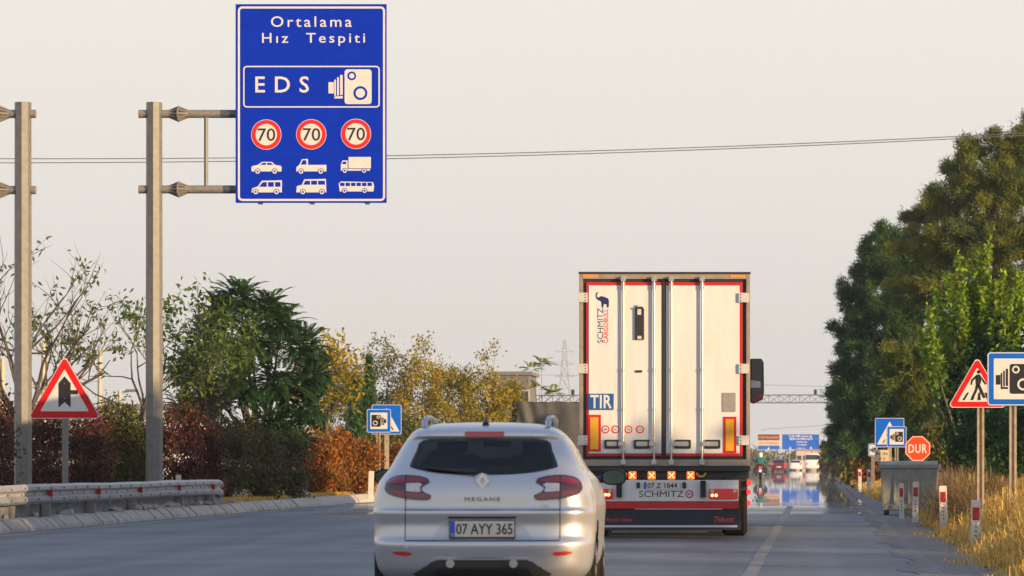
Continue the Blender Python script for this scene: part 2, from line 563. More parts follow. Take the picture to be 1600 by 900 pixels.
red_refl = mat('red_reflector', (0.42, 0.012, 0.018), 0.25, 0, 0.1, 20)
for Y in (52.2, 56.5, 60.9, 65.2, 69.6, 73.9, 78.4, 82.8, 85.7):
    x, z = rail_x(Y), rail_dz(Y)
    b = MB().prism(rect(-0.01, -0.055, 0.075, 0.055), -0.006, 0.006)
    o = b.build('reflector', red_refl, g, loc=(x + 0.03, Y - 60.02, 0.595 + z), bevel=0.004)
for Y in (49.4, 53.6, 57.8, 61.4, 65.6, 69.7, 73.9, 79.4, 83.5, 86.6):
    x = rail_x(Y)
    MB().box(x - 0.16, x - 0.025, Y - 60.06, Y - 59.94, 0.05, 0.72).build('post', galv_dull, g, bevel=0.006)

w = thing('slab_wall', 'low row of upright grey concrete slabs below the crash barrier', 'wall', (-13.3, 60, 0))
slab_m = mat('slab_concrete', (0.19, 0.19, 0.19), 0.9, 0, 0, 6, 0.3, 40, col2=(0.31, 0.3, 0.29))
rng = random.Random(3)
proto = MB().box(-0.035, 0.035, 0.015, 0.57, 0.1, 0.47).build('slab', slab_m, w, bevel=0.01)
for i in range(47):
    o = proto if i == 0 else proto.copy()
    if i: COL.objects.link(o)
    o.location = (rng.uniform(-0.02, 0.02) + rail_x(60 - 9 + i * 0.76) * 0.4, -9 + i * 0.76, rng.uniform(-0.05, 0.03))
    o.rotation_euler = (rng.uniform(-0.03, 0.03), rng.uniform(-0.07, 0.07), 0)
    o.scale = (1, rng.uniform(1.1, 1.3), 1)

# rubble lying on the kerb
mb = MB(); rng = random.Random(21)
for i in range(60):
    Y = rng.choice([rng.uniform(72, 80), rng.uniform(58, 87), rng.uniform(74, 79)])
    r = rng.uniform(0.03, 0.1)
    c = Vector((-13.19 + rng.uniform(-0.05, 0.05), Y, 0.215 + r * 0.4))
    m3 = Matrix.Rotation(rng.uniform(0, 6), 3, 'Z') @ Matrix.Rotation(rng.uniform(-0.5, 0.5), 3, 'X')
    pts = [(sx * rng.uniform(.7, 1.1), sy * rng.uniform(1.0, 2.0), sz * rng.uniform(.4, .8)) for sz in (-1, 1) for sy in (-1, 1) for sx in (-1, 1)]
    vs = [c + m3 @ Vector(p) * r * 0.7 for p in pts]
    mb.add(vs, [(0, 2, 3, 1), (4, 5, 7, 6), (0, 1, 5, 4), (1, 3, 7, 5), (3, 2, 6, 7), (2, 0, 4, 6)])
tag(mb.build('rubble', kerb_m, bevel=0.006), 'broken concrete rubble scattered on the kerb under the barrier', 'rubble', kind='stuff')

# ------------------------------------------------------------------ cantilever masts and the speed-control sign
def octa_mast(root, h, r0, r1):
    mb = MB()
    mb.tube((0, 0, 0.02), (0, 0, h), r0, r1, 8, ph=R(2))
    mb.tube((0, 0, 0.0), (0, 0, 0.03), 0.33, 0.33, 16)
    mb.build('mast', galv, root)
    for i in range(8):
        a = R(45 * i + 10)
        MB().tube((0.26 * math.cos(a), 0.26 * math.sin(a), 0.03), (0.26 * math.cos(a), 0.26 * math.sin(a), 0.09), 0.025, n=6).build('anchor_bolt', galv_dull, root)
def flange(mb, x, z, d=1):
    # ribbed pair of cone-shaped joint flanges on an arm that runs along X
    mb.tube((x - 0.012, 0, z), (x + 0.012, 0, z), 0.165, n=20)
    for i in range(12):
        a = 2 * math.pi * i / 12
        c, s_ = math.cos(a), math.sin(a)
        for sg in (-1, 1):
            t = Vector((0, -s_, c)) * 0.008
            p0 = Vector((x + sg * 0.012, c * 0.08, z + s_ * 0.08)); p1 = Vector((x + sg * 0.19, c * 0.085, z + s_ * 0.085)); p2 = Vector((x + sg * 0.012, c * 0.16, z + s_ * 0.16))
            mb.add([p0 + t, p1 + t, p2 + t, p0 - t, p1 - t, p2 - t], [(0, 1, 2), (5, 4, 3), (1, 4, 5, 2), (0, 3, 4, 1), (2, 5, 3, 0)])
MY = 78.0
mx0 = WX(241, MY)
e = thing('cantilever_sign_mast', 'tall steel mast holding the big blue EDS speed sign on two arms', 'sign mast', (mx0, MY, 0.15))
octa_mast(e, WZ(160, MY) - 0.15, 0.178, 0.162)
def lx(px, Y=MY): return WX(px, Y) - mx0
def lz(py, Y=MY): return WZ(py, Y) - 0.15
arm_dark = mat('arm_dark_paint', (0.1, 0.115, 0.125), 0.5, 0.4, 0.2, 12)
for py in (178, 296):
    z = lz(py)
    a = MB().tube((lx(218), -0.0, z), (lx(345 if py < 200 else 349), 0, z), 0.083, n=16).build('arm', galv_dull, e, smooth=40)
    MB().tube((lx(345 if py < 200 else 349), 0, z), (lx(596), 0, z), 0.084, n=16).build('arm_sleeve', arm_dark, a, smooth=40)
    fb = MB(); flange(fb, lx(279), z); fb.build('joint_flange', galv_dull, a)
    MB().tube((lx(217), 0, z), (lx(219), 0, z), 0.088, n=16).build('end_cap', galv_dull, a)
MB().tube((lx(322), 0, lz(296)), (lx(322), 0, lz(178)), 0.042, n=12).build('tie_bar', galv, e, smooth=40)
# sign panel: coordinates read off the photograph's sign
K = 3.06 / 648
PX0, PZ1 = lx(370), lz(8)
def U(u, v): return (PX0 + (u - 78) * K, PZ1 - (v - 22) * K)
def UP(pts): return [U(*p) for p in pts]
def UR(u0, v0, u1, v1): 
    a = U(u0, v1); b = U(u1, v0); return (a[0], a[1], b[0], b[1])
PYF = -0.17
panel = MB().prism(rect(*UR(78, 22, 726, 875)), PYF, PYF + 0.03).build('sign_panel', sign_blue, e)
for i, v in enumerate((236, 449, 662)):   # extruded planks of the panel: fine joints
    flat('panel_joint', [rect(*UR(80, v, 724, v + 0.9))], mat('sign_joint', (0.004, 0.02, 0.25), 0.5), panel, PYF, 0.0015)
for u in (180, 402, 640):
    MB().box(U(u, 0)[0] - 0.04, U(u, 0)[0] + 0.04, PYF + 0.032, 0.09, lz(296) - 0.3, lz(178) + 1.2).build('stiffener', galv_dull, panel)
flat('border', stroke(rrect(*UR(88, 32, 720, 867), 0.09), 0.042), sign_cream, panel, PYF)
flat('inner_frame', stroke(rrect(*UR(111, 287, 697, 466), 0.075), 0.026), sign_cream, panel, PYF)
text('lettering', 'Ortalama', sign_cream, panel, UR(230, 74, 577, 120), PYF, bold=0.004, space=1.3)
text('lettering', 'Hız', sign_cream, panel, UR(192, 146, 304, 188), PYF, bold=0.004, space=1.35)
text('lettering', 'Tespiti', sign_cream, panel, UR(381, 146, 634, 201), PYF, bold=0.004, space=1.3)
text('lettering', 'EDS', sign_cream, panel, UR(163, 332, 393, 402), PYF, bold=0.01, space=1.7)
def camera_icon(fn, parent, y, fg, bgm, flip=False, name='camera_symbol'):
    """fn maps icon coordinates (the photograph's sign pixels) to the panel"""
    def q(*a): return [fn(*p) for p in rect(*a)]
    def dd(u, v, r): 
        return [fn(u + r * math.cos(t * math.pi / 14), v + r * math.sin(t * math.pi / 14)) for t in range(28)]
    body = [fn(u, v) for u, v in rrect(546, 302, 662, 451, 12)]
    shapes = [body, q(477, 357, 500, 405), q(502, 346, 509, 420), q(514, 336, 522, 414), q(527, 326, 538, 412), q(502, 417, 538, 427)]
    o = flat(name, shapes, fg, parent, y)
    flat('lens_ring', [dd(577, 330, 19), dd(614, 404, 30)], bgm, parent, y - 0.003, 0.002)
    flat('lens', [dd(577, 330, 11), dd(614, 404, 20)], fg, parent, y - 0.005, 0.002)
    return o
camera_icon(U, panel, PYF, sign_cream, sign_blue)
for u, v in ((210, 582), (403, 581), (595, 579)):
    c = U(u, v)
    o = flat('speed_roundel', [disc(*c, 65 * K, 40)], sign_cream, panel, PYF)
    flat('red_ring', [disc(*c, 63 * K, 40)], mat('roundel_red', (0.75, 0.012, 0.012), 0.4), panel, PYF - 0.003, 0.002)
    flat('roundel_face', [disc(*c, 46 * K, 36)], sign_cream, panel, PYF - 0.005, 0.002)
    text('numerals', '70', blk, panel, (c[0] - 37 * K, c[1] - 28 * K, c[0] + 39 * K, c[1] + 27 * K), PYF - 0.007, 0.002, bold=0.006)
def vehicle(body, wins, wheels, r=13):
    o = flat('vehicle_symbol', [UP(b) for b in body], sign_cream, panel, PYF)
    def dd(u, v, r): return disc(*U(u, v), r * K, 18)
    flat('symbol_gap', [UP(w_) for w_ in wins] + [dd(u, v, r) for u, v in wheels], sign_blue, panel, PYF - 0.003, 0.002)
    flat('symbol_wheel', [dd(u, v, r - 3) for u, v in wheels], sign_cream, panel, PYF - 0.005, 0.002)
    flat('symbol_hub', [dd(u, v, 4.5) for u, v in wheels], sign_blue, panel, PYF - 0.007, 0.002)
vehicle([[(146, 722), (150, 717), (174, 712), (192, 699), (234, 699), (248, 712), (272, 716), (276, 723), (275, 740), (147, 740)]],
        [[(184, 712), (195, 703), (209, 703), (209, 712)], [(214, 703), (230, 703), (240, 712), (214, 712)]], [(173, 740), (246, 740)])
vehicle([[(339, 740), (339, 722), (352, 711), (363, 688), (389, 686), (389, 740)], [(389, 712), (468, 712), (468, 740), (389, 740)]],
        [[(358, 711), (367, 692), (382, 692), (382, 711)]], [(359, 740), (444, 740)])
vehicle([[(563, 678), (659, 678), (659, 727), (563, 727)], [(530, 737), (530, 713), (537, 693), (559, 693), (559, 737)], [(559, 730), (655, 730), (655, 737), (559, 737)]],
        [[(535, 709), (540, 698), (553, 698), (553, 709)]], [(547, 737), (630, 737)], 12)
vehicle([[(146, 830), (150, 812), (173, 805), (191, 780), (277, 778), (277, 830)]],
        [[(180, 806), (195, 786), (212, 786), (212, 806)], [(218, 786), (242, 786), (242, 806), (218, 806)], [(248, 786), (271, 786), (271, 806), (248, 806)]], [(165, 828), (254, 828)])
vehicle([[(339, 830), (341, 803), (362, 798), (373, 774), (466, 772), (468, 830)]],
        [[(369, 797), (378, 780), (398, 780), (398, 797)], [(403, 780), (428, 780), (428, 797), (403, 797)], [(433, 780), (462, 780), (462, 797), (433, 797)]], [(367, 828), (449, 828)])
vehicle([[(521, 792), (530, 783), (668, 786), (673, 802), (670, 826), (525, 826)]],
        [[(527 + 23.5 * i, 788), (546 + 23.5 * i, 789), (546 + 23.5 * i, 803), (527 + 23.5 * i, 803)] for i in range(6)], [(546, 823), (632, 823)], 12)

M2 = 76.0
m2x = WX(36, M2)
e2 = thing('cantilever_sign_mast', 'tall steel mast at the left picture edge with arms reaching left', 'sign mast', (m2x, M2, 0.15))
octa_mast(e2, WZ(160, M2) - 0.15, 0.178, 0.165)
for py in (178, 297):
    z = WZ(py, M2) - 0.15
    a = MB().tube((WX(56, M2) - m2x, 0, z), (-4.9, 0, z), 0.083, n=16).build('arm', galv_dull, e2, smooth=40)
    fb = MB(); flange(fb, WX(0, M2) - m2x, z); fb.build('joint_flange', galv_dull, a)
MB().prism(rect(-4.9, 6.2, -1.85, 10.2), -0.13, -0.1).build('sign_panel', galv_dull, e2)

# ------------------------------------------------------------------ road signs
def post(root, x, y, z0, z1, w=0.1, m=galv, depth=0.06):
    # folded C-profile post
    mb = MB().prism(rect(x - w / 2, z0, x + w / 2, z1), y, y + 0.006)
    mb.box(x - w / 2, x - w / 2 + 0.006, y + 0.006, y + depth, z0, z1)
    mb.box(x + w / 2 - 0.006, x + w / 2, y + 0.006, y + depth, z0, z1)
    return mb.build('post', m, root)
def post_h(root, x, y, z0, z1, w=0.11, m=galv):
    # H-profile post: two flanges with a recessed web
    mb = MB().prism(rect(x - w / 2, z0, x - w / 2 + .034, z1), y, y + 0.07)
    mb.prism(rect(x + w / 2 - .034, z0, x + w / 2, z1), y, y + 0.07)
    mb.prism(rect(x - w / 2 + .034, z0, x + w / 2 - .034, z1), y + .05, y + 0.058)
    return mb.build('post', m, root)
def tri(cx, z0, side, r):
    h = side * 0.866
    c = [(cx - side / 2, z0), (cx + side / 2, z0), (cx, z0 + h)]
    cen = Vector((cx, z0 + h / 3)); out = []
    for k, p in enumerate(c):
        v = Vector(p) + (cen - Vector(p)).normalized() * 2 * r
        a0 = (-150, -30, 90)[k]
        for i in range(-3, 4):
            a = R(a0 + i * 20); out.append((v.x + r * math.cos(a), v.y + r * math.sin(a)))
    return out
backm = mat('sign_back_aluminium', (0.4, 0.4, 0.4), 0.5, 0.6)
def plate_body(root, poly, m, yf=0.0):
    o = MB().prism(poly, yf, yf + 0.003).build('sign_face', m, root)
    MB().prism(poly, yf + 0.004, yf + 0.02).build('sign_back', backm, o)
    return o
def triangle_sign(name, label, loc, cx, z0, side, zbase):
    r_ = thing(name, label, 'road sign', loc)
    f = plate_body(r_, tri(cx, z0, side, 0.05), sign_cream)
    h = side * .866
    flat('red_border', [tri(cx, z0 + 0.012, side - 0.04, 0.045)], sign_red, f, 0.0)
    wi = side * 0.1
    flat('white_field', [tri(cx, z0 + wi, side - 2 * wi * 1.66, 0.012)], sign_cream, f, -0.003, 0.0025)
    return r_, f
TY = 68.0
txx = WX(101, TY)
t1, f1 = triangle_sign('junction_warning_sign', 'red bordered triangle warning of a side road, standing behind the barrier', (txx, TY, 0.15), 0, WZ(654, TY) - 0.15, 114 / S(TY), 0)
post(t1, 0, 0.022, 0, WZ(600, TY) - 0.15, 0.1)
zb = WZ(654, TY) - 0.15; u = 1 / S(TY)
flat('side_road_symbol', [[(-9.5 * u, zb + 17 * u), (0, zb + 26 * u), (9.5 * u, zb + 17 * u), (9.5 * u, zb + 55 * u), (0, zb + 66 * u), (-9.5 * u, zb + 55 * u)],
     rect(9.5 * u, zb + 38 * u, 21 * u, zb + 44.5 * u)], blk, f1, -0.0055)
for zz in (0.36, 0.62): 
    MB().tube((0, -0.004, zb + zz), (0, -0.009, zb + zz), 0.012, n=8).build('bolt', galv_dull, t1)

brownpost = mat('galvanised_post_warm', (0.42, 0.34, 0.24), 0.45, 0.2, 0.2, 9)
def square_sign(root, cx, z0, w, h, border, m=sign_blue2, yf=0.0):
    f = plate_body(root, rrect(cx - w / 2, z0, cx + w / 2, z0 + h, 0.05), m, yf)
    flat('white_edge', stroke(rrect(cx - w / 2 + 0.006, z0 + 0.006, cx + w / 2 - 0.006, z0 + h - 0.006, 0.05), 0.014), sign_cream, f, yf)
    return f
def camera_sign(label, loc, z0, w, h, flip=False, postdx=0.0, bigmargin=0.14):
    r_ = thing('speed_camera_sign', label, 'road sign', loc)
    f = square_sign(r_, 0, z0, w, h, 0.1)
    mW = w * bigmargin
    flat('white_field', [rect(-w / 2 + mW, z0 + mW, w / 2 - mW, z0 + h - mW)], sign_cream, f, 0.0)
    sc_ = (w - 2.5 * mW) / 190 
    def fn(u_, v_):
        x = (u_ - 569.5) * sc_ * (-1 if flip else 1)
        return (x, z0 + h / 2 - (v_ - 376.5) * sc_)
    camera_icon(fn, f, -0.003, blk, sign_cream)
    post_h(r_, postdx, 0.022, -0.3, z0 + h * 0.8, 0.11, brownpost)
    return r_
def walker(fn, f, y, m):
    """walking figure over crossing stripes; fn maps a 100-unit square"""
    P = lambda pts: [fn(*p) for p in pts]
    hd = [fn(54 + 5.5 * math.cos(t * .45), 86 + 5.5 * math.sin(t * .45)) for t in range(14)]
    parts = [hd, P([(47, 78), (58, 79), (62, 62), (57, 46), (46, 46), (45, 62)]),
             P([(46, 48), (54, 48), (50, 32), (40, 10), (33, 12), (43, 34)]), P([(50, 48), (58, 48), (66, 30), (74, 12), (67, 9), (57, 28)]),
             P([(47, 77), (50, 70), (38, 60), (35, 48), (31, 49), (33, 63)]), P([(57, 78), (60, 70), (70, 60), (76, 52), (73, 48), (66, 56)])]
    o = flat('walking_figure', parts, m, f, y)
    flat('crossing_stripe', [P([(8, 4), (15, 4), (27, 26), (21, 26)]), P([(30, 4), (38, 4), (42, 10), (36, 16)]), P([(50, 4), (60, 4), (58, 26), (53, 26)]), P([(78, 4), (88, 4), (76, 26), (70, 26)])], m, f, y)
    return o
PY_ = 60.0
px_ = WX(1527, PY_)
t2, f2 = triangle_sign('pedestrian_warning_sign', 'red bordered triangle with a walking figure, beside the dry grass', (px_, PY_, -0.1), 0, WZ(637, PY_) + 0.1, 93 / S(PY_), 0)
zb = WZ(637, PY_) + 0.1
walker(lambda a, b: ((a - 50) * 0.0056 + 0.0, zb + 0.095 + b * 0.0054), f2, -0.0055, blk)
post_h(t2, 0.055, 0.022, 0, zb + 0.6, 0.11, brownpost)
c1 = camera_sign('large blue framed speed camera sign cut by the right picture edge', (WX(1585, 58.5), 58.5, -0.1), WZ(634, 58.5) + 0.1, 85 / S(58.5), 84 / S(58.5), False, -0.02, 0.12)
# pair on the left, in front of the bushes
camera_sign('small blue speed camera sign before the orange hedge, overlapping the crossing sign', (WX(592, 113), 113, 0.12), WZ(676, 113) - 0.12, 38 / S(113), 37 / S(113), True, -0.02, 0.15)
def crossing_sign(label, loc, z0, w, flip=False, h=None):
    r_ = thing('pedestrian_crossing_sign', label, 'road sign', loc)
    h = h or w
    f = square_sign(r_, 0, z0, w, h, .1)
    sg = -1 if flip else 1
    T = [(-w * .43 * sg, z0 + h * .1), (w * .43 * sg, z0 + h * .1), (0, z0 + h * .88)]
    flat('white_triangle', [T if not flip else T[::-1]], sign_cream, f, 0.0)
    walker(lambda a, b: ((a - 50) * w * 0.0058 * sg, z0 + h * .13 + b * h * 0.0055), f, -0.003, blk)
    post(r_, -0.0, 0.022, -0.3, z0 + h * .8, 0.13, brownpost)
    return r_
crossing_sign('blue pedestrian crossing sign on a post before the orange hedge', (WX(604, 114), 114, 0.12), WZ(679, 114) - 0.12, 47 / S(114), True)
# cluster on the right, before the pines
crossing_sign('blue pedestrian crossing sign before the pines behind the grey waste container', (WX(1390, 122), 122, 0), WZ(699, 122), 46 / S(122))
camera_sign('blue speed camera sign overlapping the crossing sign behind the waste container', (WX(1401, 121), 121, 0), WZ(699, 121), 31 / S(121), 33 / S(121), False)
camera_sign('tiny distant speed camera sign half hidden left of the cream notice board', (WX(1364, 150), 150, 0), WZ(713, 150), 15 / S(150), 20 / S(150), False)
nb = thing('notice_plate', 'small cream plate with dark lettering above the waste container', 'road sign', (WX(1378, 119), 119, 0))
f = plate_body(nb, rrect(-11 / S(119), WZ(721, 119), 11 / S(119), WZ(703, 119), 0.02), mat('cream_plate', (0.62, 0.5, 0.32), 0.6, 0, 0.12, 6))
r2 = random.Random(2)   # unreadable at this distance: letter-sized strokes
flat('lettering', [rect(x / S(119), WZ(711, 119), (x + r2.uniform(.8, 2)) / S(119), WZ(706 + r2.choice((0, 1.5)), 119)) for x in (-9, -6.6, -4, 1.2, 3.6, 6.5)] + [rect(x / S(119), WZ(719, 119), (x + 1) / S(119), WZ(714.5, 119)) for x in (-4.5, -2, 2.2, 4.6)], mat('faded_ink', (0.16, 0.1, 0.06), 0.6), f, 0.0)
post(nb, 0, 0.022, -0.1, WZ(705, 119), 0.06)
SY = 118.0
st = thing('stop_sign', 'octagonal orange red stop sign reading DUR above the waste container', 'road sign', (WX(1434, SY), SY, 0))
rr_ = 19.6 / S(SY); cz = WZ(701, SY)
octp = lambda r: [(r * math.cos(R(22.5 + 45 * i)) / math.cos(R(22.5)), cz + r * math.sin(R(22.5 + 45 * i)) / math.cos(R(22.5))) for i in range(8)]
f = plate_body(st, octp(rr_), sign_orange)
flat('white_edge', stroke(octp(rr_ * 0.97), 0.022), sign_cream, f, 0.0)
text('lettering', 'DUR', sign_cream, f, (-14.5 / S(SY), cz - 7 / S(SY), 14.5 / S(SY), cz + 7 / S(SY)), 0.0, bold=0.02, space=1.15)
post(st, 0, 0.022, -0.2, cz + 0.2, 0.08)

# delineator posts
post_m = mat('delineator_white', (0.62, 0.59, 0.52), 0.6, 0, 0.12, 7, 0.05, 30)
def delineator(px, Y, ztop, zb, w, label, lean=0.0, red=True):
    r_ = thing('delineator_post', label, 'delineator', (WX(px, Y), Y, zb), 0, 'white delineator posts along the road edges')
    r_.rotation_euler = (lean * 0.5, lean, 0.2 * lean)
    h = ztop - zb
    p = MB()
    p.prism(rrect(-w / 2, -0.2, w / 2, h, 0.02, 3), -0.045, 0.045)
    p.build('body', post_m, r_, bevel=0.008)
    if red:
        MB().prism(rect(-w * .36, h - 0.27, w * .36, h - 0.1), -0.05, -0.0455).build('reflector', red_refl, r_)
        mb = MB()
        for i in range(4):
            mb.prism(disc(0.0, h - 0.36 - i * 0.06, 0.012, 8), -0.0485, -0.0455)
        mb.build('stencil_marks', blk, r_)
    return r_
delineator(1524, 51.5, WZ(781, 51.5), -0.2, 0.125, 'nearest white delineator post with red band in the dry grass', 0.01)
delineator(1475, 63, WZ(759, 63), -0.1, 0.125, 'second white delineator post with red band, leaning a little', -0.025)
delineator(1430, 72, WZ(753, 72), -0.1, 0.115, 'white delineator post standing before the grey waste container', 0.012)
delineator(1409, 77, WZ(755, 77), -0.05, 0.1, 'faded narrow delineator post at the corner of the waste container', -0.015)
delineator(1357, 128, WZ(733, 128), -0.05, 0.12, 'far delineator post on the right before the pines', 0.02)
delineator(1344, 145, WZ(733, 145), -0.05, 0.12, 'farthest delineator post on the right, small, by the gravel edge', -0.02)
delineator(477, 100, WZ(742, 100), 0.15, 0.11, 'plain pale post between the barrier end and the orange hedge', 0.0, False)
delineator(579, 108, WZ(736, 108), 0.15, 0.14, 'pale post beside the silver car mirror below the blue signs', 0.03, False)
delineator(279, 81, WZ(742, 81), 0.15, 0.1, 'short pale wooden post poking up behind the barrier', 0.0, False)

# ------------------------------------------------------------------ waste container
DY = 82.0
dx0, dx1 = WX(1376, DY), WX(1464, DY)
dw = thing('waste_container', 'large dull grey metal waste container on castors at the road edge', 'waste container', ((dx0 + dx1) / 2, DY, -0.06), R(-4))
hw = (dx1 - dx0) / 2; zt = WZ(727, DY) + 0.06
dm = mat('container_zinc', (0.2, 0.195, 0.18), 0.6, 0.35, 0, 3.5, 0.12, 9, col2=(0.34, 0.33, 0.3))
mb = MB()
b0, b1 = hw * 0.93, hw
mb.add([(-b0, 0, .16), (b0, 0, .16), (b0, 0.95, .16), (-b0, 0.95, .16), (-b1, -0.06, zt), (b1, -0.06, zt), (b1, 1.02, zt), (-b1, 1.02, zt)],
       [(3, 2, 1, 0), (0, 1, 5, 4), (1, 2, 6, 5), (2, 3, 7, 6), (3, 0, 4, 7)])
mb.build('tub', dm, dw, bevel=0.03)
mb = MB()
mb.box(-b1 - .04, b1 + .04, -0.1, -0.055, zt - 0.06, zt + 0.02); mb.box(-b1 - .04, b1 + .04, 1.02, 1.06, zt - 0.06, zt + 0.02)
mb.box(-b1 - .04, -b1 + .01, -0.055, 1.02, zt - 0.06, zt + 0.02); mb.box(b1 - .01, b1 + .04, -0.055, 1.02, zt - 0.06, zt + 0.02)
mb.build('rim', dm, dw, bevel=0.008)
mb = MB()   # domed lid
pr = [(-0.08, zt + 0.02), (0.1, zt + 0.07), (0.48, zt + 0.09), (0.85, zt + 0.07), (1.04, zt + 0.02)]
vs = [(sx_ * (b1 + .02), y, z) for (y, z) in pr for sx_ in (-1, 1)]
mb.add(vs, [(2 * i, 2 * i + 1, 2 * i + 3, 2 * i + 2) for i in range(4)])
mb.build('lid', dm, dw)
for px2 in (-0.5, 0.0, 0.5):
    MB().box(px2 * hw - 0.02, px2 * hw + 0.02, -0.065, -0.025, 0.3, zt - 0.1).build('stiffening_rib', dm, dw, bevel=0.008)
for sx_ in (-1, 1):
    MB().tube((sx_ * (hw + .02), 0.45, zt - 0.12), (sx_ * (hw + .13), 0.45, zt - 0.12), 0.03, n=10).build('lifting_pin', dm, dw)
    for yy in (0.08, 0.86):
        wl = MB().lathe([(0.03, -0.03), (0.095, -0.03), (0.1, -0.015), (0.1, 0.015), (0.095, 0.03), (0.03, 0.03)], 'X', (sx_ * (hw - 0.1), yy, 0.1), 18).build('castor', rubber, dw, smooth=40)
        MB().box(sx_ * (hw - 0.1) - 0.045, sx_ * (hw - 0.1) + 0.045, yy - 0.05, yy + 0.05, 0.13, 0.19).build('fork', plastic, wl)
# ------------------------------------------------------------------ cars
def crom(pts, xs):
    """smooth (monotone) interpolation of rows pts[:,0]->others at xs"""
    pts = np.array(pts, float); x = pts[:, 0]
    out = []
    for j in range(1, pts.shape[1]):
        y = pts[:, j]; d = np.diff(y) / np.diff(x); m_ = np.zeros_like(y)
        m_[0], m_[-1] = d[0], d[-1]
        for i in range(1, len(y) - 1):
            m_[i] = 0 if d[i - 1] * d[i] <= 0 else 2 / (1 / d[i - 1] + 1 / d[i])
        i = np.clip(np.searchsorted(x, xs) - 1, 0, len(x) - 2)
        h = x[i + 1] - x[i]; t = (xs - x[i]) / h
        out.append((2 * t**3 - 3 * t**2 + 1) * y[i] + (t**3 - 2 * t**2 + t) * h * m_[i] + (-2 * t**3 + 3 * t**2) * y[i + 1] + (t**3 - t**2) * h * m_[i + 1])
    return np.array(out).T
# z, half width, rear y, front y, corner depth
ROWS = [(0.17, .74, .16, 4.28, .40), (0.22, .81, .07, 4.4, .42), (0.29, .855, .018, 4.48, .44), (0.38, .875, .0, 4.52, .46), (0.475, .884, -.012, 4.52, .46), (0.505, .886, .0, 4.52, .46), (0.53, .888, .035, 4.51, .45),
        (0.63, .892, .05, 4.48, .45), (0.735, .896, .036, 4.42, .45), (0.762, .896, .064, 4.4, .45), (0.87, .882, .075, 4.25, .45), (0.96, .856, .098, 3.9, .44), (1.02, .818, .13, 3.4, .43),
        (1.06, .786, .168, 3.2, .42), (1.14, .742, .24, 3.02, .4), (1.24, .69, .33, 2.8, .38), (1.315, .645, .395, 2.6, .36), (1.335, .628, .372, 2.52, .36), (1.37, .596, .375, 2.42, .35), (1.405, .545, .44, 2.3, .34),
        (1.43, .47, .56, 2.15, .3), (1.447, .36, .75, 2.0, .25), (1.455, .2, 1.0, 1.8, .15)]
NEXP = 3.0
def car_loft(rows, zn=74, ns=22, nm=16, nf=8, zmax=None):
    zs = np.linspace(rows[0][0], rows[-1][0], zn)
    P = crom(rows, zs)
    rings = []
    for (w, yr, yf, D), z in zip(P, zs):
        half = []
        for i in range(ns + 1):
            a = (math.pi / 2) * i / ns
            half.append((w * math.sin(a) ** (2 / NEXP), yr + D * (1 - math.cos(a) ** (2 / NEXP))))
        Df = min(0.8, (yf - yr) * .3)
        ya, yb = yr + D, yf - Df
        for i in range(1, nm):
            t = i / nm; half.append((w * (1 + 0.012 * math.sin(math.pi * t)), ya + (yb - ya) * t))
        for i in range(nf + 1):
            a = (math.pi / 2) * (1 - i / nf)
            half.append((w * math.sin(a) ** (2 / 2.4), yf - Df * (1 - math.cos(a) ** (2 / 2.4))))
        ring = half + [(-x, y) for x, y in half[-2:0:-1]]
        rings.append([(x, y, z) for x, y in ring])
    return rings
def surf_y(x, z):
    w, yr, yf, D = crom(ROWS, np.array([z]))[0]
    q = min(0.999, abs(x) / w)
    return yr + D * (1 - (1 - q ** NEXP) ** (1 / NEXP))
def smooth_poly(pts, n=4):
    out = []
    N = len(pts)
    for i in range(N):
        p0, p1, p2, p3 = [Vector(pts[(i + k) % N]) for k in (-1, 0, 1, 2)]
        for j in range(n):
            t = j / n
            out.append(tuple(0.5 * ((2 * p1) + (p2 - p0) * t + (2 * p0 - 5 * p1 + 4 * p2 - p3) * t * t + (3 * p1 - p0 - 3 * p2 + p3) * t ** 3)))
    return out
def inside(poly, x, z):
    c = False; j = len(poly) - 1
    for i in range(len(poly)):
        if (poly[i][1] > z) != (poly[j][1] > z) and x < (poly[j][0] - poly[i][0]) * (z - poly[i][1]) / (poly[j][1] - poly[i][1]) + poly[i][0]: c = not c
        j = i
    return c
def patch(name, polys, m, parent, off, step=0.035, skirt=0.03, smooth=50):
    """a piece with the outline polys (x, z) lying on the car's rear surface, off metres proud of it"""
    bm = bmesh.new()
    for poly in polys:
        bm.faces.new([bm.verts.new((x, 0, z)) for x, z in poly])
    xs = [v.co.x for v in bm.verts]; zs = [v.co.z for v in bm.verts]
    for a, lo, hi in ((0, min(xs), max(xs)), (2, min(zs), max(zs))):
        t = math.floor(lo / step) * step + step
        while t < hi:
            co = [0, 0, 0]; co[a] = t; no = [0, 0, 0]; no[a] = 1
            bmesh.ops.bisect_plane(bm, geom=bm.verts[:] + bm.edges[:] + bm.faces[:], plane_co=co, plane_no=no, dist=1e-5)
            t += step
    for v in bm.verts:
        v.co.y = surf_y(v.co.x, v.co.z) - off
    bmesh.ops.triangulate(bm, faces=[f for f in bm.faces if len(f.verts) > 4])
    bmesh.ops.recalc_face_normals(bm, faces=bm.faces)
    if sum(f.normal.y for f in bm.faces) > 0: bmesh.ops.reverse_faces(bm, faces=bm.faces)
    if skirt:
        be = [e for e in bm.edges if len(e.link_faces) == 1]
        ex = bmesh.ops.extrude_edge_only(bm, edges=be)
        for g_ in ex['geom']:
            if isinstance(g_, bmesh.types.BMVert): g_.co.y += skirt
    me = bpy.data.meshes.new(name)
    bm.to_mesh(me); bm.free()
    me.shade_smooth(); me.set_sharp_from_angle(angle=R(smooth))
    me.materials.append(m)
    return link(bpy.data.objects.new(name, me), parent)
silver = mat('silver_paint', (0.56, 0.555, 0.56), 0.29, 0.6, coat=0.22)
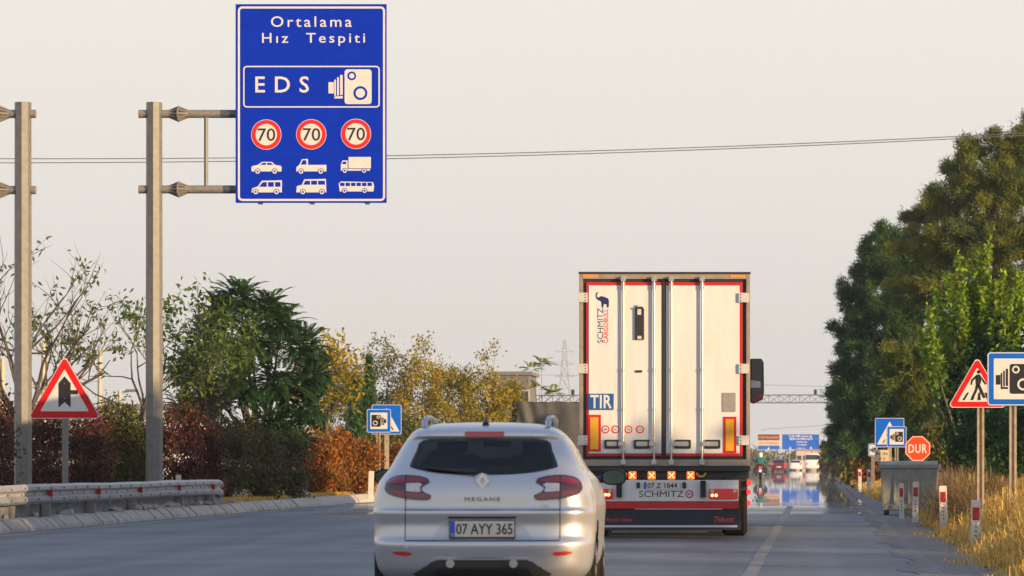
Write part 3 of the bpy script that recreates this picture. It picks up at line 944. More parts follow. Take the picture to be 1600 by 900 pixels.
dark_glass = mat('dark_glass', (0.012, 0.014, 0.016), 0.04, 0, spec=0.8)
tint_glass = glassmat('tinted_glass', (0.78, 0.84, 0.78))
clear_glass = glassmat('windscreen_glass', (0.9, 0.95, 0.9))
chrome = mat('chrome', (0.7, 0.7, 0.7), 0.12, 1.0)
tyre_m = mat('tyre_rubber', (0.013, 0.013, 0.013), 0.9, 0, 0.3, 10, spec=0.1)
rim_m = mat('alloy_rim', (0.42, 0.42, 0.42), 0.35, 0.8)
interior = mat('car_interior', (0.07, 0.066, 0.06), 0.8, 0, 0.2, 6)
lens_red = mat('lens_red', (0.22, 0.006, 0.012), 0.12, 0, 0.15, 30, coat=1.0)
lens_dark = mat('lens_smoked_red', (0.07, 0.01, 0.018), 0.1, 0, 0.2, 25, coat=1.0)
lens_white = mat('lens_clear', (0.6, 0.58, 0.58), 0.15, 0, 0.15, 40, coat=1.0)
def wheel(parent, x, y, r=0.315, w=0.2, seg=28):
    sg = 1 if x > 0 else -1
    t = MB().lathe([(r * .62, -w / 2), (r * .9, -w / 2), (r, -w * .36), (r, w * .36), (r * .9, w / 2), (r * .62, w / 2)], 'X', (x, y, r), seg).build('wheel', tyre_m, parent, smooth=40)
    rb = MB().lathe([(0.03, sg * w * .42), (r * .2, sg * w * .44), (r * .24, sg * w * .3), (r * .58, sg * w * .34), (r * .64, sg * w * .46), (r * .64, -sg * w * .3)], 'X', (x, y, r), seg)
    for i in range(5):
        a = 2 * math.pi * i / 5
        rb.tube((x + sg * w * .4, y + .05 * math.cos(a), r + .05 * math.sin(a)), (x + sg * w * .4, y + r * .6 * math.cos(a), r + r * .6 * math.sin(a)), 0.028, 0.02, 6)
    rb.build('rim', rim_m, t, smooth=40)
    return t
def car_body(root, rows, paint, hole=None, zwin=(1.05, 1.33), zn=74, ns=22, nm=16, nf=8, rear_glass=True, wheels=((.78, .86), (.78, 3.56)), wr=.315):
    rings = car_loft(rows, zn, ns, nm, nf)
    n = len(rings[0])
    sides, front, rear, body = [], [], [], []
    for j in range(len(rings) - 1):
        for i in range(n):
            q = (j * n + i, j * n + (i + 1) % n, (j + 1) * n + (i + 1) % n, (j + 1) * n + i)
            P4 = [rings[j][i], rings[j][(i + 1) % n], rings[j + 1][(i + 1) % n], rings[j + 1][i]]
            cx = sum(p[0] for p in P4) / 4; cy = sum(p[1] for p in P4) / 4; cz = sum(p[2] for p in P4) / 4
            k = i if i < n / 2 else n - 1 - i
            # wheel arches
            if any((cy - wy) ** 2 + (cz - wr) ** 2 < (wr + .045) ** 2 and abs(cx) > .6 for wx, wy in wheels): continue
            if zwin[0] < cz < zwin[1] and ns + 1 <= k < ns + nm - 1 and k not in (ns + 5, ns + 10):
                sides.append(q); continue
            if zwin[0] + .01 < cz < zwin[1] + .02 and k >= ns + nm + 2:
                front.append(q); continue
            if hole and k < ns and inside(hole, cx, cz): continue
            if hole is None and rear_glass and zwin[0] < cz < zwin[1] and k < ns * .62:
                rear.append(q); continue
            body.append(q)
    V = [p for r_ in rings for p in r_]
    top = tuple((len(rings) - 1) * n + i for i in range(n))
    def mk(nm_, fs, m, par, sm=32):
        mb = MB(); used = sorted({i for f in fs for i in f}); ix = {v: i for i, v in enumerate(used)}
        mb.add([V[i] for i in used], [tuple(ix[i] for i in f) for f in fs])
        return mb.build(nm_, m, par, smooth=sm)
    bo = mk('body', body + [top], paint, root)
    for sg in (-1, 1):
        mk('side_window', [f for f in sides if V[f[0]][0] * sg > 0], dark_glass, root)
    if front: mk('windscreen', front, clear_glass if hole else dark_glass, root)
    if rear: mk('rear_window', rear, dark_glass, root)
    for wx, wy in wheels:
        for s_ in (-1, 1):
            MB().lathe([(wr + .06, -.14), (wr + .06, .1)], 'X', (s_ * (wx - .03), wy, wr), 24).build('wheel_well', rubber, root)
            wheel(root, s_ * wx, wy, wr)
    return bo
CY = F / 197.0
car = thing('silver_car', 'silver estate car driving close behind the white lorry, seen from the rear', 'car', (WX(753, CY), CY, 0), R(1.8))
glass_poly = smooth_poly([(-.5, 1.305), (-.25, 1.318), (0, 1.322), (.25, 1.318), (.5, 1.305), (.545, 1.22), (.588, 1.115), (.57, 1.085), (.4, 1.05), (.2, 1.033), (0, 1.03), (-.2, 1.033), (-.4, 1.05), (-.57, 1.085), (-.588, 1.115), (-.545, 1.22)], 3)
shr = [(x * .955, 1.175 + (z - 1.175) * .9) for x, z in glass_poly]
car_body(car, ROWS, silver, hole=shr, zn=100, ns=34)
bm_ = [[glass_poly[i], glass_poly[(i + 1) % len(glass_poly)], [(x * .93, 1.175 + (z - 1.175) * .86) for x, z in glass_poly][(i + 1) % len(glass_poly)], [(x * .93, 1.175 + (z - 1.175) * .86) for x, z in glass_poly][i]] for i in range(len(glass_poly))]
patch('window_gasket', bm_, mat('gasket_black', (0.012, 0.012, 0.014), 0.25), car, .004, skirt=.03)
patch('rear_window', [[(x * .985, 1.175 + (z - 1.175) * .98) for x, z in glass_poly]], tint_glass, car, .008, skirt=0)
# wiper
wp = MB(); pts = [(x, surf_y(x, z) - .03, z) for x, z in ((-.06, 1.046), (-.12, 1.052), (-.24, 1.062), (-.36, 1.075), (-.46, 1.088))]
wp.path(pts, [.02, .016, .013, .011, .008], 6); wp.build('wiper', plastic, car, smooth=50)
# cabin
cb = MB(); cb.box(-.74, .74, .5, 3.0, .3, .78); cb.build('cabin_floor', interior, car)
MB().box(-.66, .66, 2.75, 3.1, .78, 1.02).build('dashboard', interior, car, bevel=.05)
for x in (-.36, .36):
    s_ = MB().prism(rrect(x - .26, .75, x + .26, 1.2, .1), 1.95, 2.1).build('front_seat', interior, car, bevel=.03)
    MB().prism(rrect(x - .13, 1.2, x + .13, 1.36, .06), 1.98, 2.08).build('headrest', interior, s_, bevel=.03)
rs = MB().prism(rrect(-.6, .7, .6, 1.1, .08), 1.0, 1.14).build('rear_seat', interior, car, bevel=.03)
for x in (-.38, .38):
    MB().prism(rrect(x - .13, 1.08, x + .13, 1.23, .06), 1.0, 1.1).build('headrest', interior, rs, bevel=.03)
MB().prism(rrect(-.12, 1.26, .12, 1.33, .02), 2.4, 2.43).build('rear_view_mirror', interior, car)
# lamps, trim
patch('high_brake_lamp', [rrect(-.158, 1.336, .158, 1.376, .012)], mat('brake_lamp_red', (0.5, 0.012, 0.014), 0.2, 0, coat=1.0), car, .008)
for s_ in (-1, 1):
    def mir(pl): return [(s_ * x, z) for x, z in (pl if s_ > 0 else pl[::-1])]
    outer = smooth_poly([(.79, .94), (.765, .99), (.7, 1.022), (.6, 1.03), (.5, 1.02), (.437, 1.0), (.425, .972), (.455, .955), (.487, .93), (.478, .905), (.45, .885), (.41, .868), (.418, .838), (.46, .826), (.56, .832), (.66, .845), (.75, .872), (.785, .905)], 3)
    lamp = patch('tail_lamp', [mir(outer)], lens_dark, car, .012, step=.025)
    patch('red_band', [mir(smooth_poly([(.765, .965), (.7, 1.004), (.6, 1.014), (.5, 1.006), (.445, .99), (.46, .972), (.52, .97), (.62, .968), (.7, .955)], 3))], lens_red, lamp, .017, step=.025, skirt=.006)
    patch('red_band', [mir(smooth_poly([(.76, .905), (.72, .88), (.62, .858), (.5, .845), (.43, .848), (.45, .868), (.5, .885), (.6, .895), (.7, .905)], 3))], lens_red, lamp, .017, step=.025, skirt=.006)
    patch('clear_lens', [mir([(.61, .962), (.505, .966), (.478, .95), (.5, .93), (.49, .9), (.505, .892), (.61, .9)])], lens_white, lamp, .019, step=.025, skirt=.006)
    patch('lamp_seam', [mir(rect(.612, .828, .62, 1.03))], plastic, lamp, .0185, skirt=.004)
    patch('bumper_reflector', [mir(smooth_poly([(.56, .408), (.62, .42), (.7, .418), (.712, .405), (.66, .388), (.58, .386)], 3))], mat('reflector_red', (0.55, 0.02, 0.015), 0.2, 0, coat=1.0), car, .006)
    patch('tailgate_seam', [mir(rect(.611, .51, .618, .83))], plastic, car, .0015, skirt=0)
    MB().tube((s_ * .6, surf_y(s_ * .6, .455) - .002, .455), (s_ * .6, surf_y(s_ * .6, .455) - .006, .455), .011, n=10).build('parking_sensor', silver, car)
    rail = MB().path([(s_ * .5, .62, 1.405), (s_ * .5, .68, 1.46), (s_ * .5, .85, 1.487), (s_ * .51, 1.5, 1.5), (s_ * .51, 2.1, 1.478), (s_ * .5, 2.25, 1.42)], [.02, .026, .022, .02, .02, .018], 10).build('roof_rail', chrome if False else mat('satin_rail', (0.45, 0.46, 0.48), 0.35, 0.8), car, smooth=60)
    # door mirror
    mm = MB(); cxm = s_ * .985
    vs = []
    for (yy, sc_) in ((2.88, 1.0), (2.95, 1.02), (3.05, .8), (3.1, .4)):
        for i in range(14):
            a = 2 * math.pi * i / 14
            vs.append((cxm + .105 * sc_ * math.copysign(abs(math.cos(a)) ** .7, math.cos(a)), yy, 1.0 + .07 * sc_ * math.copysign(abs(math.sin(a)) ** .7, math.sin(a))))
    mm.add(vs, [(k * 14 + i, k * 14 + (i + 1) % 14, (k + 1) * 14 + (i + 1) % 14, (k + 1) * 14 + i) for k in range(3) for i in range(14)] + [tuple(range(42, 56))])
    mo = mm.build('door_mirror', plastic, car, smooth=50)
    MB().prism([(cxm + .095 * math.copysign(abs(math.cos(a)) ** .7, math.cos(a)), 1.0 + .06 * math.copysign(abs(math.sin(a)) ** .7, math.sin(a))) for a in [2 * math.pi * i / 14 for i in range(14)]], 2.885, 2.9).build('mirror_glass', mat('mirror_glass', (0.035, 0.06, 0.06), 0.08, 0.6), mo)
    MB().tube((s_ * .8, 2.98, .97), (s_ * .9, 2.98, .98), .03, .03, 8).build('mirror_arm', plastic, mo)
patch('tailgate_crease', [rect(-.608, .748, .608, .756)], mat('seam_shade', (0.25, 0.25, 0.26), 0.4, 0.4), car, .0015, skirt=0)
patch('bumper_seam', [rect(-.61, .503, .61, .511)], plastic, car, .003, skirt=0)
patch('plate_recess', [[(-.4, .52), (.4, .52), (.315, .655), (.27, .69), (-.27, .69), (-.315, .655)]], mat('silver_recess', (0.5, 0.5, 0.51), 0.35, 0.5), car, .003)
patch('plate_light_strip', [rrect(-.27, .683, .27, .697, .006)], plastic, car, .02)
yp = surf_y(0, .6) - .03
pl = MB().prism(rrect(-.262, .516, .262, .668, .012), yp, yp + .02).build('number_plate', mat('plate_holder', (0.05, 0.05, 0.05), 0.4), car)
flat('plate_face', [rrect(-.255, .537, .255, .662, .01)], mat('plate_white', (0.62, 0.58, 0.52), 0.4, 0, 0.05, 9), pl, yp, .003)
flat('country_band', [rect(-.253, .54, -.215, .66)], mat('plate_blue', (0.02, 0.09, 0.5), 0.4), pl, yp - .003, .002)
text('lettering', '07 AYY 365', blk, pl, (-.205, .556, .242, .642), yp - .003, .002, bold=.012)
text('lettering', 'TR', sign_cream, pl, (-.248, .545, -.22, .565), yp - .005, .001)
ye = surf_y(0, .98) - .012
em = flat('emblem', stroke([(0, .915), (.052, .98), (0, 1.045), (-.052, .98)], .02), chrome, car, ye, .014)
flat('emblem_ground', [disc(0, .98, .062, 24)], silver, em, ye + .002, .006)
text('lettering', 'MEGANE', mat('badge_dark_chrome', (.2, .19, .19), .3, .8), car, (-.14, .822, .14, .852), surf_y(0, .84) - .003, .012, bold=.0, space=1.25)
text('lettering', 'dCi', chrome, car, (.42, .772, .52, .795), surf_y(.5, .78) + .004, .012, bold=.01)
patch('lower_diffuser', [smooth_poly([(-.5, .2), (-.475, .285), (-.42, .345), (-.36, .362), (-.1, .372), (.1, .372), (.36, .362), (.42, .345), (.475, .285), (.5, .2)], 2)], mat('diffuser_grey', (0.05, 0.048, 0.046), 0.5), car, .012)
patch('diffuser_lip', [[(-.47, .3), (-.415, .352), (-.36, .369), (.36, .369), (.415, .352), (.47, .3), (.45, .3), (.4, .338), (.35, .354), (-.35, .354), (-.4, .338), (-.45, .3)]], silver, car, .02)
patch('lower_valance', [[(-.42, .2), (-.36, .285), (.36, .285), (.42, .2)]], plastic, car, .02)
for x in (-.25, .25):
    yy = surf_y(x, .33)
    MB().tube((x, yy - .035, .325), (x, yy + .1, .325), .034, n=16).build('exhaust_pipe', rim_m, car, smooth=40)
MB().path([(0, .56, 1.43), (0, .62, 1.475), (0, .66, 1.49)], [.03, .015, .006], 8).build('antenna', plastic, car, smooth=60)
MB().box(-.72, .72, .25, 4.2, .16, .3).build('underbody', rubber, car)

# ------------------------------------------------------------------ the lorry
LY = F / 105.0
lor = thing('white_lorry', 'white box trailer lorry with red door trim and lit rear lamps', 'lorry', (WX(1038.5, LY), LY, 0), R(1.15))
def tx(px): return (px - 1038.5) / 105.0
def tz(py): return WZ(py, LY)
def tr(x0, y0, x1, y1): return rect(tx(x0), tz(y1), tx(x1), tz(y0))
white_p = mat('trailer_white', (0.6, 0.595, 0.58), 0.34, 0, 0, 2.2, col2=(0.72, 0.72, 0.71), stretch=(2.2, 1, .35))
side_p = mat('trailer_side', (0.62, 0.62, 0.61), 0.4, 0, 0.05, 2)
frame_m = mat('trailer_frame', (0.32, 0.27, 0.22), 0.5, 0.3, 0.15, 8)
seal_m = mat('door_seal', (0.02, 0.02, 0.022), 0.6)
red_trim = mat('red_trim', (0.5, 0.012, 0.015), 0.35, 0, 0.08, 5)
blk_p = mat('chassis_black', (0.022, 0.022, 0.025), 0.5, 0, 0.3, 5)
x0, x1 = tx(905), tx(1172)
zt_, zb_ = tz(428), tz(728)
MB().box(x0 + .01, x1 - .01, .14, 13.4, 1.12, zt_ - .01).build('trailer_box', side_p, lor, bevel=.02)
fr = MB()
fr.box(x0, tx(911), 0, .139, zb_, zt_); fr.box(tx(1166), x1, 0, .139, zb_, zt_)
fr.box(tx(911), tx(1166), .0, .139, tz(436), zt_); fr.box(tx(911), tx(1166), 0, .139, zb_, tz(718))
frame = fr.build('rear_frame', frame_m, lor, bevel=.006)
MB().box(x0 - .008, x1 + .008, -.015, .2, zt_ + .001, zt_ + .03).build('roof_edge', blk_p, lor)
sl = MB(); sl.box(tx(911), tx(1166), .035, .12, tz(718), tz(436)); sl.build('door_seal', seal_m, lor)
for (a, b, nm_) in ((916, 1034, 'l'), (1040, 1160, 'r')):
    d = MB().box(tx(a), tx(b), .012, .06, tz(713), tz(441)).build('door', red_trim, lor, bevel=.008)
    ia, ib = (920, 1033.2) if nm_ == 'l' else (1040.8, 1155.5)
    MB().box(tx(ia), tx(ib), .004, .03, tz(708.5), tz(446)).build('door_panel', white_p, d, bevel=.006)
MB().box(tx(1034.5), tx(1039.5), .0, .05, tz(716), tz(437)).build('centre_seal', seal_m, lor, bevel=.005)
steel = mat('lock_bar_steel', (0.5, 0.47, 0.42), 0.35, 0.7, 0.12, 20)
for px in (974, 1022, 1049, 1097):
    x = tx(px)
    bar = MB().tube((x, -.035, tz(724)), (x, -.035, tz(433)), .0165, n=12).build('locking_bar', steel, lor, smooth=40)
    for py, h in ((447, .09), (578, .035), (640, .03), (704, .05)):
        MB().box(x - .03, x + .03, -.045, .006, tz(py) - h / 2, tz(py) + h / 2).build('bar_bracket', steel, bar, bevel=.006)
    for py in (436, 722):
        MB().prism(rrect(x - .038, tz(py) - .04, x + .038, tz(py) + .04, .018), -.06, -.002).build('cam_keeper', steel, bar, bevel=.005)
    hx = (946, 966) if px == 974 else (992, 1014) if px == 1022 else (1056, 1078) if px == 1049 else (1103, 1124)
    hs = MB().prism(rrect(tx(hx[0]) - .015, tz(701), tx(hx[1]) + .015, tz(687), .02), -.022, .004).build('handle_socket', plastic, lor, bevel=.005)
    MB().prism(rrect(tx(hx[0]) + .02, tz(697), tx(hx[1]) - .02, tz(690), .012), -.034, -.022).build('latch', steel, hs)
    ax, bx_ = sorted((x, tx(hx[0] if px > 1040 else hx[1])))
    MB().box(ax, bx_ + .03, -.058, -.04, tz(697), tz(690)).build('lock_handle', steel, bar, bevel=.005)
hinge_m = mat('hinge_white', (0.56, 0.55, 0.52), 0.45, 0.1, 0.08, 10)
for (a, b) in ((903, 918), (1154, 1170)):
    for py in (465, 576, 688):
        h = MB().prism(rrect(tx(a), tz(py + 7.5), tx(b), tz(py - 7.5), .012), -.03, .0115).build('hinge', hinge_m, lor, bevel=.005)
        mb = MB(); cxh = tx(b - 3) if a < 1000 else tx(a + 3.5)
        for dz in (-.045, 0, .045): mb.tube((cxh, -.031, tz(py) + dz), (cxh, -.037, tz(py) + dz), .009, n=8)
        mb.build('hinge_bolts', blk_p, h)
YD = .004
# fittings on the doors
fm = MB().prism(rrect(tx(992), tz(531), tx(1006.5), tz(482), .01), -.025, YD).build('document_holder', blk_p, lor, bevel=.006)
MB().box(tx(996), tx(1002), -.035, -.0251, tz(492), tz(476)).build('holder_clip', hinge_m, fm); MB().box(tx(996), tx(1002.5), -.034, -.0251, tz(530), tz(525)).build('holder_tab', hinge_m, fm)
MB().box(tx(993), tx(1005), -.05, -.03, tz(482.5), tz(479.5)).build('holder_hook', blk_p, fm)
MB().prism(rrect(tx(993), tz(582), tx(1003.5), tz(578.5), .008), -.012, YD).build('grab_slot', blk_p, lor)
gp = MB().prism(rrect(tx(1129), tz(643.5), tx(1149.5), tz(613.5), .01), -.008, YD).build('plate_mount', mat('bare_aluminium', (0.36, 0.34, 0.31), 0.5, 0.5, 0.1, 7), lor)
for cx_, cy_ in ((1131, 615.5), (1147.5, 615.5), (1131, 641.5), (1147.5, 641.5)):
    MB().tube((tx(cx_), -.008, tz(cy_)), (tx(cx_), -.012, tz(cy_)), .008, n=8).build('rivet', steel, gp)
tirb = MB().prism(rrect(tx(919), tz(640.5), tx(959), tz(615), .01), -.006, YD).build('tir_plate', mat('tir_blue', (0.015, 0.09, 0.32), 0.4, 0, 0.12, 9), lor)
text('lettering', 'TIR', sign_cream, tirb, (tx(922.5), tz(638), tx(956), tz(617)), -.006, .002, bold=.02, space=1.05)
amber_refl = mat('retro_yellow', (0.66, 0.34, 0.01), 0.35, 0, 0.06, 10)
for a, b, y0_, y1_ in ((918.5, 939, 648, 705.5), (1130, 1150.5, 651, 708)):
    pb = MB().prism(tr(a, y0_, b, y1_), -.004, YD).build('marker_board', red_trim, lor)
    flat('yellow_field', [tr(a + 4, y0_ + 4, b - 4, y1_ - 3.5)], amber_refl, pb, -.004, .002)
for px, tt in ((946, '80'), (961.5, '70'), (982, '90'), (1000, '100')):
    o = flat('speed_sticker', [disc(tx(px), tz(671), .06, 24)], sign_red, lor, YD, .003)
    flat('sticker_face', [disc(tx(px), tz(671), .042, 24)], sign_cream, o, YD - .003, .002)
    text('numerals', tt, blk, o, (tx(px) - .024, tz(671) - .017, tx(px) + .024, tz(671) + .017), YD - .005, .001)
navy = mat('logo_navy', (0.012, 0.018, 0.13), 0.4); logo_red = mat('logo_red', (0.65, 0.03, 0.015), 0.4)
text('lettering', 'SCHMITZ', navy, lor, (tx(933.5), tz(536), tx(942.5), tz(481.5)), YD, .002, bold=.0, rot=True)
text('lettering', 'CARGOBULL', logo_red, lor, (tx(943), tz(536), tx(950.5), tz(482.5)), YD, .002, bold=.014, rot=True)
el = [(930.5, 462), (931.5, 457.5), (934.5, 456.5), (935, 458), (932.8, 459.5), (932.6, 463), (935, 465.5), (937, 463.5), (940, 462.5), (943, 463.5), (946, 464.5), (950, 466), (951.5, 469), (951.5, 476), (951, 480.5), (948.2, 480.5), (948, 476), (945.5, 475), (943.5, 475.5), (942.8, 480.5), (940, 480.5), (939.8, 474), (938.5, 470.5), (935.5, 469.5), (932, 467)]
flat('elephant_emblem', [[(tx(a), tz(b)) for a, b in el][::-1]], navy, lor, YD, .002)
# marker lamps
or_l = mat('amber_lamp_lit', (0.8, 0.12, 0.02), 0.3, emit=(1.0, 0.13, 0.02), estr=0.9)
red_l = mat('red_lamp_lit', (0.6, 0.01, 0.01), 0.3, emit=(1.0, 0.03, 0.02), estr=1.6)
hot_l = mat('lamp_filament', (0.9, 0.3, 0.1), 0.3, emit=(1.0, 0.42, 0.16), estr=2.2)
for a, b in ((911, 934), (1141, 1164)):
    MB().prism(tr(a, 430, b, 433.6), -.012, .0).build('roof_marker_lamp', or_l, lor, bevel=.004)
MB().box(tx(911), tx(1170), .12, .2, tz(748), zb_ + .001).build('cross_beam', blk_p, lor)
MB().box(tx(905), tx(1172), .02, 13.3, tz(736), zb_ - .002).build('chassis_floor', blk_p, lor)
for px in (988, 1018, 1049, 1079):
    o = MB().prism(rrect(tx(px - 6), tz(749), tx(px + 6), tz(736.5), .01), .08, .119).build('beam_lamp', or_l, lor)
    mb = MB()
    for sa in (-1, 1):
        mb.prism([(tx(px - 4.2), tz(742.7 + sa * 4.2) - .008), (tx(px - 4.2), tz(742.7 + sa * 4.2) + .008), (tx(px + 4.2), tz(742.7 - sa * 4.2) + .008), (tx(px + 4.2), tz(742.7 - sa * 4.2) - .008)], .074 - sa * .002, .0795)
    mb.build('lamp_cross', hot_l, o)
for px in (972, 1095.5):
    MB().path([(tx(px) + .065 * math.cos(R(a)), .09, tz(738.5) - .06 * math.sin(R(a)) * 1.0) for a in range(0, 181, 20)], .016, 8).build('tow_hook', mat('hook_yellow', (0.75, 0.38, 0.02), 0.5), lor, smooth=60)
MB().box(tx(918), tx(1154), .05, .1, tz(782), tz(750)).build('lamp_panel', white_p, lor, bevel=.006)
for px in (967.5, 1098.5):
    MB().prism(rrect(tx(px - 4.3), tz(777), tx(px + 4.3), tz(751), .01), -.05, .049).build('rubber_buffer', rubber, lor, bevel=.01)
lp = MB().prism(rrect(tx(1005), tz(764.5), tx(1063), tz(753), .01), .036, .049).build('number_plate', mat('plate_white', (0.6, 0.6, 0.6)), lor)
flat('country_band', [tr(1006, 753.7, 1010, 763.8)], mat('plate_blue', (0.02, 0.09, 0.5)), lp, .036, .002)
text('lettering', '07 Z 1844', blk, lp, (tx(1011.5), tz(762.7), tx(1058), tz(754.8)), .036, .002, bold=.012)
for a, b in ((994.5, 1000), (1066, 1072)):
    MB().prism(rrect(tx(a), tz(763), tx(b), tz(753.5), .015), .02, .049).build('plate_lamp', plastic, lor)
text('lettering', 'SCHMITZ', blk, lor, (tx(998.5), tz(776.7), tx(1068), tz(767)), .05, .003, bold=.0)
o = flat('speed_sticker', [disc(tx(1077), tz(772), .06, 24)], sign_red, lor, .05, .003)
flat('sticker_face', [disc(tx(1077), tz(772), .042, 24)], sign_cream, o, .047, .002)
text('numerals', '80', blk, o, (tx(1077) - .026, tz(772) - .018, tx(1077) + .026, tz(772) + .018), .045, .001)
for a, b, hot in ((923, 958, ((946, 771), (951, 771))), (1108, 1153, ((1113, 772), (1119, 772)))):
    tl = MB().prism(rrect(tx(a), tz(779.8), tx(b), tz(763.5), .02), .02, .049).build('tail_lamp', mat('tail_lens', (0.35, 0.008, 0.01), 0.2, 0, 0.1, 20, emit=(1, .02, .02), estr=.12, coat=1.0), lor, bevel=.008)
    for hx_, hy_ in hot:
        MB().prism(disc(tx(hx_), tz(hy_ + 2), .024, 12), .012, .019).build('lit_bulb', hot_l, tl)
    for hx_ in ((a + 5, b - 5) if a > 1000 else (b - 5,)):
        MB().lathe([(.028, .012), (.028, .019)], 'Y', (tx(hx_), 0, tz(767)), 14).build('lamp_ring', steel, tl)
MB().prism(tr(915, 782, 1154, 795), .03, .12).build('bumper_bar', red_trim, lor, bevel=.008)
MB().prism(tr(917, 781.5, 1153, 783), .024, .0295).build('bumper_edge', white_p, lor)
fl = MB().prism(tr(915, 796, 1158, 828), .06, .075).build('mud_flap', mat('flap_rubber', (0.016, 0.02, 0.028), 0.6, 0, 0.2, 4), lor)
flat('white_stripe', [tr(917, 820.8, 1152, 824)], mat('flap_stripe', (0.55, 0.58, 0.62), 0.5), fl, .06, .003)
script_red = mat('script_red', (0.55, 0.05, 0.06), 0.5)
text('lettering', 'Thiboutt', script_red, fl, (tx(1116), tz(816), tx(1148), tz(807)), .06, .003, bold=.02, shear=.4)
text('lettering', 'In Motion Stilen', script_red, fl, (tx(938), tz(815), tx(988), tz(809)), .06, .003, bold=.01, shear=.4)
MB().box(tx(955), tx(1105), .3, .36, tz(833), tz(829)).build('flap_rail', hinge_m, lor)
for yy in (1.9, 3.2, 4.5):
    MB().tube((-1.0, yy, .5), (1.0, yy, .5), .07, n=10).build('axle', blk_p, lor)
    for s_ in (-1, 1):
        t = MB().lathe([(.28, -.19), (.47, -.19), (.52, -.14), (.52, .14), (.47, .19), (.28, .19)], 'X', (s_ * 1.04, yy, .52), 28).build('wheel', tyre_m, lor, smooth=40)
        MB().lathe([(.02, s_ * .06), (.1, s_ * .1), (.16, s_ * .05), (.26, s_ * .04), (.29, s_ * .17)], 'X', (s_ * 1.04, yy, .52), 24).build('rim', rim_m, t, smooth=40)
for s_ in (-1, 1):
    MB().box(s_ * 1.0 - .05, s_ * 1.0 + .05, .2, 13.0, .95, 1.115).build('chassis_rail', blk_p, lor)
    MB().box(s_ * 1.24 - .015, s_ * 1.24 + .015, 5.4, 11.0, .45, 1.05).build('side_guard', side_p, lor)
for i, (yy, py) in enumerate(((.4, 755), (1.3, 770), (2.4, 789))):
    MB().prism(rrect(1.225, tz(py) - .04, 1.285, tz(py) + .04, .015), yy, yy + .06).build('side_marker_lamp', red_l, lor)
    MB().box(1.0, 1.24, yy + .061, yy + .1, tz(py) - .06, tz(py) + .06).build('marker_bracket', blk_p, lor)
# tractor unit
cabp = mat('cab_paint', (0.35, 0.03, 0.03), 0.35, 0, 0.05, 3, coat=.5)
MB().box(-1.22, 1.22, 13.95, 16.1, .75, 3.6).build('cab', cabp, lor, bevel=.12)
MB().box(-.5, .5, 9.5, 15.8, .55, .95).build('tractor_frame', blk_p, lor)
for yy in (11.4, 15.2):
    for s_ in (-1, 1):
        t = MB().lathe([(.28, -.17), (.46, -.17), (.51, -.12), (.51, .12), (.46, .17), (.28, .17)], 'X', (s_ * 1.03, yy, .51), 24).build('wheel', tyre_m, lor, smooth=40)
        MB().lathe([(.02, s_ * .06), (.26, s_ * .04), (.29, s_ * .16)], 'X', (s_ * 1.03, yy, .51), 20).build('rim', rim_m, t, smooth=40)
MYL = LY + 14.6
def mxl(px): return WX(px, MYL) - lor.location.x + 14.6 * math.sin(R(1.15))
for s_ in (1, -1):
    q = [(1172, 560), (1190, 560), (1193.5, 566), (1194, 612), (1192, 624), (1177, 631), (1172, 628)]
    po = [(s_ * mxl(a), WZ(b, MYL)) for a, b in q]
    mo = MB().prism(po, 14.6, 14.85).build('door_mirror', mat('mirror_black', (0.014, 0.013, 0.014), 0.2, coat=.6), lor, bevel=.03)
    MB().prism([(s_ * mxl(a), WZ(b, MYL)) for a, b in ((1173, 594), (1188, 596), (1188.5, 606), (1173, 606))], 14.58, 14.5995).build('mirror_cover', white_p, mo, bevel=.01)
    MB().prism([(s_ * mxl(a), WZ(b, MYL)) for a, b in ((1178, 629), (1192.5, 621), (1192.5, 615), (1178, 625))], 14.58, 14.5995).build('mirror_trim', red_trim, mo)
    MB().tube((s_ * 1.2, 14.7, WZ(575, MYL)), (s_ * mxl(1175), 14.7, WZ(575, MYL)), .03, n=8).build('mirror_arm', blk_p, mo)
    MB().tube((s_ * 1.2, 14.7, WZ(615, MYL)), (s_ * mxl(1175), 14.7, WZ(615, MYL)), .03, n=8).build('mirror_arm', blk_p, mo)

# ------------------------------------------------------------------ far traffic
def far_car(label, px, Y, paint, rows=None, group=None, name='distant_car', rz=0.0, zwin=(1.02, 1.36), wr=.31, wheels=((.74, .8), (.74, 3.4))):
    r_ = thing(name, label, 'car' if 'van' not in name else 'van', (WX(px, Y), Y, 0), rz)
    car_body(r_, rows or ROWS, paint, None, zwin, 26, 9, 8, 5, True, wheels, wr)
    for s_ in (-1, 1):
        MB().box(s_ * .72 - .1, s_ * .72 + .1, .02, .2, .78, 1.0).build('tail_lamp', mat('brake_lit', (0.5, 0.02, 0.02), 0.3, emit=(1, .03, .03), estr=.7), r_, bevel=.02)
    MB().box(-.26, .26, .0, .06, .52, .63).build('number_plate', sign_cream, r_)
    return r_
VAN = [(0.3, .8, .1, 5.0, .3), (0.42, .95, .0, 5.1, .3), (0.6, .98, .0, 5.1, .3), (1.0, 1.0, .03, 4.9, .28), (1.25, .99, .05, 4.4, .26), (1.5, .97, .07, 4.1, .25), (2.0, .92, .12, 3.7, .22), (2.2, .85, .17, 3.4, .2), (2.3, .6, .3, 3.2, .15), (2.32, .3, .6, 3.0, .1)]
wpaint = mat('white_car_paint', (0.75, 0.75, 0.74), 0.3, 0, coat=.5)
far_car('dark red hatchback with lit tail lamps far ahead beside the motorcycle', 1217, 440, mat('dark_red_paint', (0.12, 0.012, 0.02), 0.3, 0, coat=.5))
far_car('small white car in sunlight far ahead left of the white van', 1243, 520, wpaint)
far_car('white van far ahead in the middle of the road below the blue sign', 1269, 500, wpaint, VAN, name='distant_van', zwin=(1.4, 2.05))
